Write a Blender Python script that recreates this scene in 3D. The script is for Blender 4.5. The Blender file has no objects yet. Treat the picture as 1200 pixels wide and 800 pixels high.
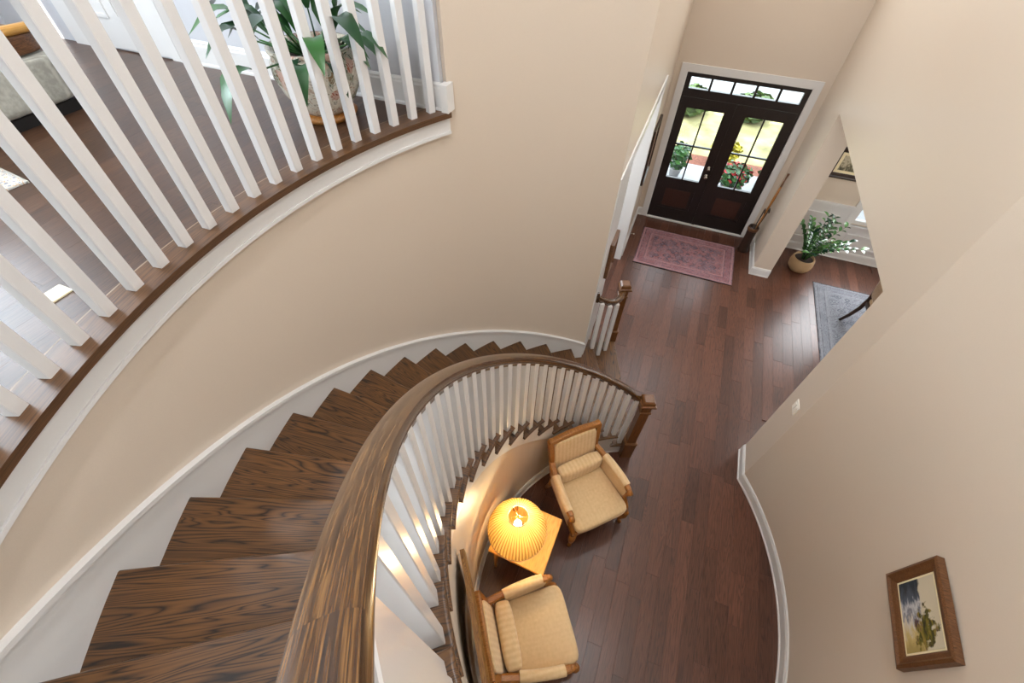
import bpy, bmesh, math, random
from mathutils import Vector, Matrix
random.seed(7)
S = bpy.context.scene
COL = S.collection
PI = math.pi
# ------------------------------------------------------------------ camera
H = 4.5                                            # camera height above the ground floor
RIGHT = Vector((0.93063, 0.365517, 0.01803139))
DOWN = Vector((0.28833504, -0.70199507, -0.65120337))
FWD = Vector((-0.22536795, 0.61122848, -0.75868902))
cam_data = bpy.data.cameras.new('camera')
cam_data.sensor_fit = 'HORIZONTAL'; cam_data.sensor_width = 36.0
cam_data.lens = 511.257 * 36.0 / 1200.0
cam_data.clip_start = 0.02; cam_data.clip_end = 200
cam = bpy.data.objects.new('camera', cam_data); COL.objects.link(cam)
m = Matrix((( RIGHT.x, -DOWN.x, -FWD.x), (RIGHT.y, -DOWN.y, -FWD.y), (RIGHT.z, -DOWN.z, -FWD.z))).to_4x4()
m.translation = Vector((0, 0, H)); cam.matrix_world = m
S.camera = cam
# ------------------------------------------------------------------ view, world, lights
S.view_settings.view_transform = 'Standard'; S.view_settings.look = 'None'
S.view_settings.gamma = 1.0; S.view_settings.use_curve_mapping = False
S.view_settings.exposure = 0.41
W = bpy.data.worlds.new('world'); S.world = W; W.use_nodes = True
wn = W.node_tree; wn.nodes.clear()
wo = wn.nodes.new('ShaderNodeOutputWorld'); wb = wn.nodes.new('ShaderNodeBackground')
wb.inputs[0].default_value = (0.82, 0.91, 1.0, 1); wb.inputs[1].default_value = 5.0
wn.links.new(wb.outputs[0], wo.inputs[0])
def light(kind, name, loc, energy, color=(1, 1, 1), rot=(0, 0, 0), **kw):
    d = bpy.data.lights.new(name, kind); d.energy = energy; d.color = color
    for k, v in kw.items(): setattr(d, k, v)
    o = bpy.data.objects.new(name, d); COL.objects.link(o); o.location = loc; o.rotation_euler = rot
    return o
light('SUN', 'sun', (0, 20, 20), 13.0, (1.0, 0.95, 0.85), (math.radians(38), math.radians(-22), 0), angle=0.01)
# daylight area lamps in window openings; front, hall and rear openings are added fill
light('AREA', 'window_fill_front', (0.65, 7.30, 4.75), 34, (0.93, 0.97, 1.0), (-PI/2, 0, 0), shape='RECTANGLE', size=1.5, size_y=1.7)
light('AREA', 'window_daylight_landing', (-5.05, 0.2, 4.95), 85, (0.78, 0.89, 1.0), (0, -PI/2, 0), shape='RECTANGLE', size=1.6, size_y=2.2)
light('AREA', 'window_daylight_dining', (3.42, 7.28, 1.4), 45, (0.95, 0.97, 1.0), (-PI/2, 0, 0), shape='RECTANGLE', size=1.1, size_y=1.4)
light('AREA', 'window_fill_hall', (-2.12, 5.0, 1.6), 16, (0.93, 0.96, 1.0), (0, -PI/2, 0), shape='RECTANGLE', size=1.3, size_y=1.4)
light('AREA', 'window_fill_rear', (-1.6, -2.85, 4.95), 32, (0.85, 0.93, 1.0), (PI/2, 0, 0), shape='RECTANGLE', size=2.4, size_y=1.7)
# ------------------------------------------------------------------ helpers
def link(name, me, mat=None, parent=None):
    o = bpy.data.objects.new(name, me); COL.objects.link(o)
    if mat is not None and not me.materials: me.materials.append(mat)
    if parent is not None: o.parent = parent
    return o
def tag(o, label=None, cat=None, group=None, kind=None):
    if label: o['label'] = label
    if cat: o['category'] = cat
    if group: o['group'] = group
    if kind: o['kind'] = kind
    return o
def thing(name, label, cat, loc=(0, 0, 0), rz=0, group=None, kind=None):
    o = bpy.data.objects.new(name, None); COL.objects.link(o)
    o.empty_display_size = 0.1; o.location = loc; o.rotation_euler = (0, 0, rz)
    return tag(o, label, cat, group, kind)
def copy_tree(o, parent=None):
    c = o.copy(); COL.objects.link(c); c.parent = parent
    for ch in list(o.children): copy_tree(ch, c)
    return c
class MB:
    def __init__(s): s.v = []; s.f = []; s.sm = []; s.uv = {}
    def add(s, vs, fs, smooth=False, uvs=None):
        b = len(s.v); s.v += [tuple(p) for p in vs]
        for i, f in enumerate(fs):
            if uvs: s.uv[len(s.f)] = uvs[i]
            s.f.append([b + k for k in f]); s.sm.append(smooth)
        return s
    def box(s, x0, x1, y0, y1, z0, z1):
        v = [(x, y, z) for z in (z0, z1) for y in (y0, y1) for x in (x0, x1)]
        return s.add(v, [(0, 2, 3, 1), (4, 5, 7, 6), (0, 1, 5, 4), (2, 6, 7, 3), (0, 4, 6, 2), (1, 3, 7, 5)])
    def cbox(s, x0, x1, y0, y1, z0, z1, c=0.004):
        """box with chamfered vertical and top edges"""
        pts = [(x0+c, y0), (x1-c, y0), (x1, y0+c), (x1, y1-c), (x1-c, y1), (x0+c, y1), (x0, y1-c), (x0, y0+c)]
        cx, cy = (x0+x1)/2, (y0+y1)/2
        ins = [(px - math.copysign(c, px-cx), py - math.copysign(c, py-cy)) for px, py in pts]
        v = [(a, b, z0) for a, b in pts] + [(a, b, z1-c) for a, b in pts] + [(a, b, z1) for a, b in ins]
        n = 8; f = [tuple(range(n-1, -1, -1)), tuple(range(2*n, 3*n))]
        for k in (0, 1):
            for i in range(n): f.append((k*n+i, k*n+(i+1) % n, (k+1)*n+(i+1) % n, (k+1)*n+i))
        return s.add(v, f)
    def prism(s, poly, z0, z1, smooth=False):
        n = len(poly)
        v = [(a, b, z0) for a, b in poly] + [(a, b, z1) for a, b in poly]
        f = [tuple(range(n-1, -1, -1)), tuple(range(n, 2*n))] + [(i, (i+1) % n, n+(i+1) % n, n+i) for i in range(n)]
        return s.add(v, f, smooth)
    def lathe(s, prof, seg=24, cx=0, cy=0, flute=None):
        """prof: (r,z) list bottom to top; open profile"""
        v = []
        for r, z in prof:
            for i in range(seg):
                a = 2*PI*i/seg; rr = r * (flute(i, z) if flute else 1)
                v.append((cx + rr*math.cos(a), cy + rr*math.sin(a), z))
        f = []
        for k in range(len(prof)-1):
            for i in range(seg):
                j = (i+1) % seg; f.append((k*seg+i, k*seg+j, (k+1)*seg+j, (k+1)*seg+i))
        return s.add(v, f, True)
    def tube(s, pts, rad, seg=8, cap=True):
        pts = [Vector(p) for p in pts]; n = len(pts)
        rads = rad if isinstance(rad, (list, tuple)) else [rad]*n
        v = []; up = Vector((0.13, 0.31, 0.94)).normalized()
        for i, p in enumerate(pts):
            t = (pts[min(i+1, n-1)] - pts[max(i-1, 0)]).normalized()
            a = t.cross(up)
            if a.length < 1e-3: a = t.cross(Vector((1, 0, 0)))
            a.normalize(); b = t.cross(a)
            for k in range(seg):
                th = 2*PI*k/seg; v.append(p + a*math.cos(th)*rads[i] + b*math.sin(th)*rads[i])
        f = [(k*seg+i, k*seg+(i+1) % seg, (k+1)*seg+(i+1) % seg, (k+1)*seg+i) for k in range(n-1) for i in range(seg)]
        if cap: f += [tuple(range(seg-1, -1, -1)), tuple((n-1)*seg+i for i in range(seg))]
        return s.add(v, f, True)
    def sweep(s, pts, prof, outs=None, cap=True, smooth=True):
        """profile (out, up) swept along pts; outs = horizontal outward vectors per point; UV u=length v=profile"""
        pts = [Vector(p) for p in pts]; n = len(pts); m_ = len(prof); v = []; L = [0]
        for i in range(1, n): L.append(L[-1] + (pts[i]-pts[i-1]).length)
        P = [0]
        for k in range(1, m_+1):
            a, b = prof[k-1], prof[k % m_]; P.append(P[-1] + math.hypot(a[0]-b[0], a[1]-b[1]))
        for i, p in enumerate(pts):
            t = (pts[min(i+1, n-1)] - pts[max(i-1, 0)]).normalized()
            o = Vector(outs[i]) if outs else Vector((t.y, -t.x, 0)).normalized()
            up = o.cross(t)
            if up.z < 0: up = -up
            for a, b in prof: v.append(p + o*a + up*b)
        f = []; uv = []
        for i in range(n-1):
            for k in range(m_):
                k2 = (k+1) % m_
                f.append((i*m_+k, i*m_+k2, (i+1)*m_+k2, (i+1)*m_+k))
                uv.append([(L[i], P[k]), (L[i], P[k+1]), (L[i+1], P[k+1]), (L[i+1], P[k])])
        if cap:
            f += [tuple(range(m_-1, -1, -1)), tuple((n-1)*m_+i for i in range(m_))]
            uv += [[(0, 0)]*m_, [(L[-1], 0)]*m_]
        return s.add(v, f, smooth, uv)
    def mesh(s, name):
        me = bpy.data.meshes.new(name); me.from_pydata(s.v, [], s.f)
        for p, q in zip(me.polygons, s.sm): p.use_smooth = q
        if s.uv:
            ul = me.uv_layers.new(name='UVMap')
            for p in me.polygons:
                u = s.uv.get(p.index)
                if u:
                    for li, c in zip(p.loop_indices, u): ul.data[li].uv = c
        bm = bmesh.new(); bm.from_mesh(me); bmesh.ops.recalc_face_normals(bm, faces=bm.faces); bm.to_mesh(me); bm.free()
        me.update()
        if getattr(s, 'sharp', None): me.set_sharp_from_angle(angle=math.radians(s.sharp))
        return me
    def build(s, name, mat, parent=None, autosmooth=None):
        me = s.mesh(name)
        o = link(name, me, mat, parent)
        if autosmooth: me.set_sharp_from_angle(angle=math.radians(autosmooth))
        return o
def soft(name, mat, parent, x0, x1, y0, y1, z0, z1, r=0.03, puff=0.0, taper=1.0, seg=3):
    """rounded cushion-like box; taper narrows x at y0 (rear)"""
    bm = bmesh.new(); bmesh.ops.create_cube(bm, size=1)
    bmesh.ops.subdivide_edges(bm, edges=bm.edges[:], cuts=5, use_grid_fill=True)
    cx, cy, cz = (x0+x1)/2, (y0+y1)/2, (z0+z1)/2; sx, sy, sz = (x1-x0), (y1-y0), (z1-z0)
    for v in bm.verts:
        x, y, z = v.co.x*sx, v.co.y*sy, v.co.z*sz
        # round: clamp to inner box then push out by r
        ix = max(-sx/2+r, min(sx/2-r, x)); iy = max(-sy/2+r, min(sy/2-r, y)); iz = max(-sz/2+r, min(sz/2-r, z))
        d = Vector((x-ix, y-iy, z-iz))
        if d.length > 1e-6: d = d.normalized()*min(r, d.length) if d.length > r else d
        q = Vector((ix, iy, iz)) + d
        u = (1-(2*q.x/sx)**2)*(1-(2*q.y/sy)**2)
        if q.z > 0: q.z += puff*max(0, u)
        k = taper + (1-taper)*(q.y/sy+0.5); q.x *= k
        v.co = Vector((cx, cy, cz)) + q
    me = bpy.data.meshes.new(name); bm.to_mesh(me); bm.free()
    for p in me.polygons: p.use_smooth = True
    o = link(name, me, mat, parent)
    md = o.modifiers.new('sub', 'SUBSURF'); md.levels = 1; md.render_levels = 1
    return o
# ------------------------------------------------------------------ materials
MAT = {}
def nm(name):
    mt = bpy.data.materials.new(name); mt.use_nodes = True; t = mt.node_tree
    b = t.nodes['Principled BSDF']; MAT[name] = mt
    return mt, t, b
def N(t, typ, **kw):
    n = t.nodes.new(typ)
    for k, v in kw.items():
        if k.startswith('i_'):
            key = k[2:]; key = int(key) if key.isdigit() else key.replace('_', ' ')
            n.inputs[key].default_value = v
        else: setattr(n, k, v)
    return n
def LK(t, a, b): t.links.new(a, b)
def ramp(t, src, stops, interp='LINEAR'):
    n = t.nodes.new('ShaderNodeValToRGB'); cr = n.color_ramp; cr.interpolation = interp
    while len(cr.elements) < len(stops): cr.elements.new(0.5)
    for e, (p, c) in zip(cr.elements, stops): e.position = p; e.color = (*c, 1)
    LK(t, src, n.inputs[0]); return n.outputs[0]
def srgb(r, g, b):
    f = lambda c: ((c/255+0.055)/1.055)**2.4 if c > 10 else c/255/12.92
    return (f(r), f(g), f(b))
def plain(name, col, rough=0.5, metal=0.0, bump=0.0, bscale=300, spec=0.5, vary=0.04, coat=0.0):
    mt, t, b = nm(name)
    tc = N(t, 'ShaderNodeTexCoord'); no = N(t, 'ShaderNodeTexNoise', i_Scale=bscale, i_Detail=3.0)
    LK(t, tc.outputs['Object'], no.inputs['Vector'])
    lo = tuple(c*(1-vary) for c in col); hi = tuple(min(1, c*(1+vary)) for c in col)
    LK(t, ramp(t, no.outputs['Fac'], [(0.3, lo), (0.7, hi)]), b.inputs['Base Color'])
    b.inputs['Roughness'].default_value = rough; b.inputs['Metallic'].default_value = metal
    b.inputs['Specular IOR Level'].default_value = spec; b.inputs['Coat Weight'].default_value = coat
    if bump:
        bp = N(t, 'ShaderNodeBump', i_Strength=bump, i_Distance=0.002)
        LK(t, no.outputs['Fac'], bp.inputs['Height']); LK(t, bp.outputs[0], b.inputs['Normal'])
    return mt
def wood(name, dark, mid, lite, axis='Y', scale=1.0, rough=0.3, cath=0.5, coord='Object', stretch=14.0, coat=0.0, vary=0.35, bump=0.15, fine=1.0, rings=60.0):
    """wood grain running along axis, cathedral figure + fine pores, per-object and per-island variation"""
    mt, t, b = nm(name)
    tc = N(t, 'ShaderNodeTexCoord'); oi = N(t, 'ShaderNodeObjectInfo'); ge = N(t, 'ShaderNodeNewGeometry')
    rnd = N(t, 'ShaderNodeMath', operation='ADD'); LK(t, oi.outputs['Random'], rnd.inputs[0]); LK(t, ge.outputs['Random Per Island'], rnd.inputs[1])
    fr = N(t, 'ShaderNodeMath', operation='FRACT'); LK(t, rnd.outputs[0], fr.inputs[0])
    off = N(t, 'ShaderNodeVectorMath', operation='SCALE'); off.inputs[0].default_value = (37.1, 17.7, 51.3); LK(t, fr.outputs[0], off.inputs['Scale'])
    add = N(t, 'ShaderNodeVectorMath', operation='ADD'); LK(t, tc.outputs[coord], add.inputs[0]); LK(t, off.outputs[0], add.inputs[1])
    mp = N(t, 'ShaderNodeMapping')
    s = {'X': (scale, scale*stretch, scale*stretch), 'Y': (scale*stretch, scale, scale*stretch), 'Z': (scale*stretch, scale*stretch, scale)}[axis]
    mp.inputs['Scale'].default_value = s; LK(t, add.outputs[0], mp.inputs['Vector'])
    n1 = N(t, 'ShaderNodeTexNoise', i_Scale=1.0, i_Detail=2.0, i_Distortion=0.6); LK(t, mp.outputs[0], n1.inputs['Vector'])
    # rings of the broad noise give the cathedral figure
    mu = N(t, 'ShaderNodeMath', operation='MULTIPLY', i_1=rings); LK(t, n1.outputs['Fac'], mu.inputs[0])
    sn = N(t, 'ShaderNodeMath', operation='SINE'); LK(t, mu.outputs[0], sn.inputs[0])
    ab = N(t, 'ShaderNodeMath', operation='ABSOLUTE'); LK(t, sn.outputs[0], ab.inputs[0])
    mr = N(t, 'ShaderNodeMath', operation='POWER', i_1=0.8); LK(t, ab.outputs[0], mr.inputs[0])
    n2 = N(t, 'ShaderNodeTexNoise', i_Scale=9.0*fine, i_Detail=4.0); LK(t, mp.outputs[0], n2.inputs['Vector'])
    mx = N(t, 'ShaderNodeMix', data_type='FLOAT', i_0=cath); LK(t, n2.outputs['Fac'], mx.inputs[2]); LK(t, mr.outputs[0], mx.inputs[3])
    col = ramp(t, mx.outputs[0], [(0.24, dark), (0.55, mid), (0.88, lite)])
    hs = N(t, 'ShaderNodeHueSaturation'); LK(t, col, hs.inputs['Color'])
    vr = N(t, 'ShaderNodeMapRange', i_3=1-vary, i_4=1+vary); LK(t, fr.outputs[0], vr.inputs[0]); LK(t, vr.outputs[0], hs.inputs['Value'])
    LK(t, hs.outputs[0], b.inputs['Base Color'])
    b.inputs['Roughness'].default_value = rough; b.inputs['Coat Weight'].default_value = coat; b.inputs['Coat Roughness'].default_value = 0.15
    if bump:
        bp = N(t, 'ShaderNodeBump', i_Strength=bump, i_Distance=0.001); LK(t, mx.outputs[0], bp.inputs['Height']); LK(t, bp.outputs[0], b.inputs['Normal'])
    return mt
plain('wall_paint', srgb(211, 197, 181), 0.40, bump=0.12, bscale=220, vary=0.015, spec=0.4)
plain('trim_white', srgb(219, 218, 217), 0.30, vary=0.01)
plain('ceiling_white', srgb(240, 238, 232), 0.8, vary=0.01)
plain('upper_wall_paint', srgb(196, 198, 204), 0.45, vary=0.015, bump=0.1, bscale=220)
plain('baluster_white', srgb(216, 215, 215), 0.22, vary=0.01)
wood('floor_walnut', srgb(56, 33, 24), srgb(86, 53, 40), srgb(104, 67, 51), 'Y', 1.1, 0.30, 0.35, stretch=18, vary=0.28, coat=0.0, rings=40.0)
wood('upper_walnut', srgb(46, 29, 19), srgb(70, 46, 31), srgb(90, 63, 44), 'Y', 1.1, 0.36, 0.35, stretch=18, vary=0.2, coat=0.03)
wood('tread_oak', srgb(24, 13, 6), srgb(80, 51, 25), srgb(108, 73, 38), 'X', 0.75, 0.40, 0.56, stretch=15, vary=0.12, coat=0.05, rings=75.0, fine=1.2)
wood('nosing_oak', srgb(52, 32, 16), srgb(84, 56, 32), srgb(112, 78, 48), 'X', 0.8, 0.33, 0.3, coord='UV', stretch=30, vary=0.08)
wood('rail_oak', srgb(24, 14, 7), srgb(74, 48, 25), srgb(150, 110, 64), 'X', 1.6, 0.24, 0.22, coord='UV', stretch=40, vary=0.04, coat=0.35, bump=0.3, fine=0.9, rings=18.0)
wood('newel_oak', srgb(60, 34, 14), srgb(106, 66, 30), srgb(132, 87, 45), 'Z', 1.2, 0.3, 0.3, stretch=16, vary=0.08)
wood('chair_wood', srgb(116, 70, 26), srgb(164, 106, 46), srgb(190, 132, 68), 'Y', 2.0, 0.35, 0.2, stretch=8, vary=0.05)
wood('table_wood', srgb(196, 136, 58), srgb(222, 164, 78), srgb(234, 182, 100), 'Y', 1.4, 0.3, 0.3, stretch=10, vary=0.03)
wood('door_wood', srgb(22, 17, 16), srgb(33, 26, 25), srgb(48, 39, 37), 'Z', 1.2, 0.3, 0.3, stretch=14, vary=0.05)
wood('door_panel_wood', srgb(36, 20, 15), srgb(58, 34, 26), srgb(80, 50, 39), 'Z', 1.2, 0.32, 0.4, stretch=12, vary=0.05)
wood('frame_wood', srgb(58, 34, 18), srgb(104, 68, 40), srgb(136, 94, 58), 'Y', 3.0, 0.4, 0.2, stretch=9, vary=0.05)
wood('dark_wood', srgb(26, 15, 10), srgb(46, 28, 18), srgb(66, 42, 28), 'Z', 2.5, 0.35, 0.2, stretch=8, vary=0.05)
wood('gilt_wood', srgb(66, 40, 18), srgb(132, 90, 42), srgb(184, 138, 76), 'X', 3.0, 0.35, 0.3, stretch=14, vary=0.05)
plain('brass', srgb(196, 160, 96), 0.3, 1.0)
plain('nickel', srgb(200, 198, 192), 0.25, 1.0)
plain('plastic_white', srgb(240, 236, 226), 0.35)
plain('plate_cream', srgb(240, 228, 190), 0.35)
plain('joint_tan', srgb(146, 126, 106), 0.5)
plain('black', srgb(18, 16, 16), 0.5)
plain('soil', srgb(46, 32, 22), 0.95, bump=0.6, bscale=90)
def fabric(name, c1, c2, sc=46.0, axis=0, rough=0.85, amp=0.22):
    mt, t, b = nm(name)
    tc = N(t, 'ShaderNodeTexCoord'); sp = N(t, 'ShaderNodeSeparateXYZ'); LK(t, tc.outputs['Object'], sp.inputs[0])
    mu = N(t, 'ShaderNodeMath', operation='MULTIPLY', i_1=sc*2*PI); LK(t, sp.outputs[axis], mu.inputs[0])
    sn = N(t, 'ShaderNodeMath', operation='SINE'); LK(t, mu.outputs[0], sn.inputs[0])
    no = N(t, 'ShaderNodeTexNoise', i_Scale=40.0, i_Detail=4.0); LK(t, tc.outputs['Object'], no.inputs['Vector'])
    ad = N(t, 'ShaderNodeMath', operation='MULTIPLY_ADD', i_1=amp); LK(t, sn.outputs[0], ad.inputs[0]); LK(t, no.outputs['Fac'], ad.inputs[2])
    LK(t, ramp(t, ad.outputs[0], [(0.25, c1), (0.75, c2)]), b.inputs['Base Color'])
    b.inputs['Roughness'].default_value = rough; b.inputs['Sheen Weight'].default_value = 0.25
    bp = N(t, 'ShaderNodeBump', i_Strength=0.25, i_Distance=0.002); LK(t, ad.outputs[0], bp.inputs['Height']); LK(t, bp.outputs[0], b.inputs['Normal'])
    return mt
fabric('cream_stripe', srgb(220, 188, 140), srgb(232, 203, 158), 26, amp=0.2)
fabric('cream_seat', srgb(214, 183, 137), srgb(226, 197, 152), 30, amp=0.05)
fabric('grey_linen', srgb(150, 148, 138), srgb(186, 184, 172), 90)
fabric('tan_leather', srgb(150, 120, 84), srgb(176, 146, 108), 20, rough=0.5)
# lamp shade : thin translucent pleated fabric
mt, t, b = nm('lamp_shade'); t.nodes.remove(b)
tr = N(t, 'ShaderNodeBsdfTranslucent'); tr.inputs[0].default_value = (*srgb(214, 172, 92), 1)
df = N(t, 'ShaderNodeBsdfDiffuse')
tc = N(t, 'ShaderNodeTexCoord'); sp = N(t, 'ShaderNodeSeparateXYZ'); LK(t, tc.outputs['Object'], sp.inputs[0])
at = N(t, 'ShaderNodeMath', operation='ARCTAN2'); LK(t, sp.outputs[1], at.inputs[0]); LK(t, sp.outputs[0], at.inputs[1])
mu = N(t, 'ShaderNodeMath', operation='MULTIPLY', i_1=56.0); LK(t, at.outputs[0], mu.inputs[0]); sn = N(t, 'ShaderNodeMath', operation='SINE'); LK(t, mu.outputs[0], sn.inputs[0])
mr = N(t, 'ShaderNodeMapRange', i_1=-1.0, i_2=0.3); LK(t, sn.outputs[0], mr.inputs[0])
LK(t, ramp(t, mr.outputs[0], [(0.0, srgb(186, 146, 76)), (1.0, srgb(236, 210, 150))]), df.inputs[0]); LK(t, ramp(t, mr.outputs[0], [(0.0, srgb(160, 120, 52)), (1.0, srgb(222, 186, 108))]), tr.inputs[0])
ms = N(t, 'ShaderNodeMixShader', i_0=0.68); LK(t, tr.outputs[0], ms.inputs[1]); LK(t, df.outputs[0], ms.inputs[2])
LK(t, ms.outputs[0], t.nodes['Material Output'].inputs[0])
def emit(name, col, st):
    mt, t, b = nm(name); t.nodes.remove(b); e = N(t, 'ShaderNodeEmission', i_1=st); e.inputs[0].default_value = (*col, 1)
    LK(t, e.outputs[0], t.nodes['Material Output'].inputs[0]); return mt
emit('bulb', (1.0, 0.86, 0.6), 9.0)
emit('fill_downlight', (1.0, 0.93, 0.82), 8.0)  # glow of the added ceiling fill lights
mt, t, b = nm('glass'); t.nodes.remove(b)
tp = N(t, 'ShaderNodeBsdfTransparent'); tp.inputs[0].default_value = (0.95, 0.97, 0.96, 1); gl = N(t, 'ShaderNodeBsdfGlossy', i_Roughness=0.02)
fz = N(t, 'ShaderNodeFresnel', i_IOR=1.45); ms = N(t, 'ShaderNodeMixShader')
LK(t, fz.outputs[0], ms.inputs[0]); LK(t, tp.outputs[0], ms.inputs[1]); LK(t, gl.outputs[0], ms.inputs[2]); LK(t, ms.outputs[0], t.nodes['Material Output'].inputs[0])
def leafmat(name, c1, c2, rough=0.4):
    mt, t, b = nm(name); oi = N(t, 'ShaderNodeObjectInfo'); ge = N(t, 'ShaderNodeNewGeometry')
    ad = N(t, 'ShaderNodeMath', operation='ADD'); LK(t, oi.outputs['Random'], ad.inputs[0]); LK(t, ge.outputs['Random Per Island'], ad.inputs[1])
    fr = N(t, 'ShaderNodeMath', operation='FRACT'); LK(t, ad.outputs[0], fr.inputs[0])
    LK(t, ramp(t, fr.outputs[0], [(0.1, c1), (0.9, c2)]), b.inputs['Base Color']); b.inputs['Roughness'].default_value = rough
    return mt
leafmat('leaf_dark', srgb(20, 58, 28), srgb(52, 104, 44), 0.3)
leafmat('leaf_zz', srgb(26, 62, 46), srgb(82, 130, 66), 0.25)
leafmat('leaf_hedge', srgb(34, 56, 24), srgb(78, 100, 46), 0.6)
leafmat('leaf_yellow', srgb(130, 124, 14), srgb(196, 178, 26), 0.6)
leafmat('petal_red', srgb(150, 14, 28), srgb(214, 50, 60), 0.5)
leafmat('petal_white', srgb(236, 236, 226), srgb(250, 250, 244), 0.5)
def rugmat(name, hx, hy, edge, border, motif, field, dark, accent):
    mt, t, b = nm(name); tc = N(t, 'ShaderNodeTexCoord'); sp = N(t, 'ShaderNodeSeparateXYZ'); LK(t, tc.outputs['Object'], sp.inputs[0])
    def inset(i, h):
        a = N(t, 'ShaderNodeMath', operation='ABSOLUTE'); LK(t, sp.outputs[i], a.inputs[0])
        q = N(t, 'ShaderNodeMath', operation='SUBTRACT', i_0=h); LK(t, a.outputs[0], q.inputs[1]); return q.outputs[0]
    mn = N(t, 'ShaderNodeMath', operation='MINIMUM'); LK(t, inset(0, hx), mn.inputs[0]); LK(t, inset(1, hy), mn.inputs[1])
    base = ramp(t, mn.outputs[0], [(0.0, edge), (0.015, border), (0.045, dark), (0.055, motif), (0.135, dark), (0.145, border), (0.175, field)], 'CONSTANT')
    vo = N(t, 'ShaderNodeTexVoronoi', i_Scale=9.0, i_Randomness=0.6, distance='MINKOWSKI', i_Exponent=1.2); LK(t, tc.outputs['Object'], vo.inputs['Vector'])
    vo2 = N(t, 'ShaderNodeTexVoronoi', i_Scale=34.0, i_Randomness=0.8); LK(t, tc.outputs['Object'], vo2.inputs['Vector'])
    no = N(t, 'ShaderNodeTexNoise', i_Scale=7.0, i_Detail=3.0); LK(t, tc.outputs['Object'], no.inputs['Vector'])
    f1 = ramp(t, vo.outputs['Distance'], [(0.0, accent), (0.12, motif), (0.20, dark), (0.40, accent), (0.46, dark), (0.68, field), (0.85, motif)], 'CONSTANT')
    inf = N(t, 'ShaderNodeMapRange', i_1=0.17, i_2=0.24); LK(t, mn.outputs[0], inf.inputs[0])
    m1 = N(t, 'ShaderNodeMix', data_type='RGBA'); LK(t, inf.outputs[0], m1.inputs[0]); LK(t, base, m1.inputs[6]); LK(t, f1, m1.inputs[7])
    f2 = ramp(t, vo2.outputs['Distance'], [(0.0, dark), (0.26, border), (0.42, accent), (0.5, motif), (0.62, border)], 'CONSTANT')
    fm = N(t, 'ShaderNodeMapRange', i_1=0.40, i_2=0.58, i_3=0.35, i_4=0.75); LK(t, no.outputs['Fac'], fm.inputs[0])
    m2 = N(t, 'ShaderNodeMix', data_type='RGBA'); LK(t, fm.outputs[0], m2.inputs[0]); LK(t, m1.outputs[2], m2.inputs[6]); LK(t, f2, m2.inputs[7])
    LK(t, m2.outputs[2], b.inputs['Base Color']); b.inputs['Roughness'].default_value = 0.95
    bp = N(t, 'ShaderNodeBump', i_Strength=0.5, i_Distance=0.003); n3 = N(t, 'ShaderNodeTexNoise', i_Scale=180.0); LK(t, tc.outputs['Object'], n3.inputs['Vector'])
    LK(t, n3.outputs['Fac'], bp.inputs['Height']); LK(t, bp.outputs[0], b.inputs['Normal'])
    return mt
rugmat('rug_pink', 0.77, 0.52, srgb(30, 26, 40), srgb(166, 122, 124), srgb(128, 80, 84), srgb(142, 90, 88), srgb(24, 22, 38), srgb(126, 132, 150))
rugmat('rug_grey', 0.98, 1.6, srgb(40, 42, 54), srgb(136, 138, 146), srgb(112, 116, 126), srgb(128, 132, 140), srgb(60, 64, 78), srgb(164, 168, 174))
rugmat('rug_floral', 0.24, 0.66, srgb(150, 156, 160), srgb(206, 204, 200), srgb(224, 218, 206), srgb(220, 212, 200), srgb(120, 124, 140), srgb(206, 160, 90))
def paintmat(name, stops, sx, sy, seed, sc=9.0):
    """loose brushwork landscape; object space x across (-1..1 over sx) and z up"""
    mt, t, b = nm(name); tc = N(t, 'ShaderNodeTexCoord'); mp = N(t, 'ShaderNodeMapping'); mp.inputs['Location'].default_value = (seed, seed*0.7, 0)
    mp.inputs['Scale'].default_value = (sc*1.6, sc, sc*0.8); LK(t, tc.outputs['Object'], mp.inputs[0])
    no = N(t, 'ShaderNodeTexNoise', i_Scale=1.0, i_Detail=6.0, i_Distortion=1.2); LK(t, mp.outputs[0], no.inputs['Vector'])
    sp = N(t, 'ShaderNodeSeparateXYZ'); LK(t, tc.outputs['Object'], sp.inputs[0])
    a = N(t, 'ShaderNodeMath', operation='MULTIPLY', i_1=sx); LK(t, sp.outputs[0], a.inputs[0])
    c = N(t, 'ShaderNodeMath', operation='MULTIPLY_ADD', i_1=sy); LK(t, sp.outputs[2], c.inputs[0]); LK(t, a.outputs[0], c.inputs[2])
    d = N(t, 'ShaderNodeMath', operation='ADD'); LK(t, c.outputs[0], d.inputs[0]); LK(t, no.outputs['Fac'], d.inputs[1])
    LK(t, ramp(t, d.outputs[0], stops), b.inputs['Base Color']); b.inputs['Roughness'].default_value = 0.5
    return mt
mt, t, b = nm('canvas_landscape')      # loose landscape: slate cliffs, ochre slope, dark trees, pale sky
tc = N(t, 'ShaderNodeTexCoord'); sp = N(t, 'ShaderNodeSeparateXYZ'); LK(t, tc.outputs['Object'], sp.inputs[0])
mp = N(t, 'ShaderNodeMapping'); mp.inputs['Scale'].default_value = (14, 14, 42); LK(t, tc.outputs['Object'], mp.inputs[0])
n1 = N(t, 'ShaderNodeTexNoise', i_Scale=1.0, i_Detail=5.0, i_Distortion=0.3); LK(t, mp.outputs[0], n1.inputs['Vector'])
n2 = N(t, 'ShaderNodeTexNoise', i_Scale=26.0, i_Detail=5.0); LK(t, tc.outputs['Object'], n2.inputs['Vector'])
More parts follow.
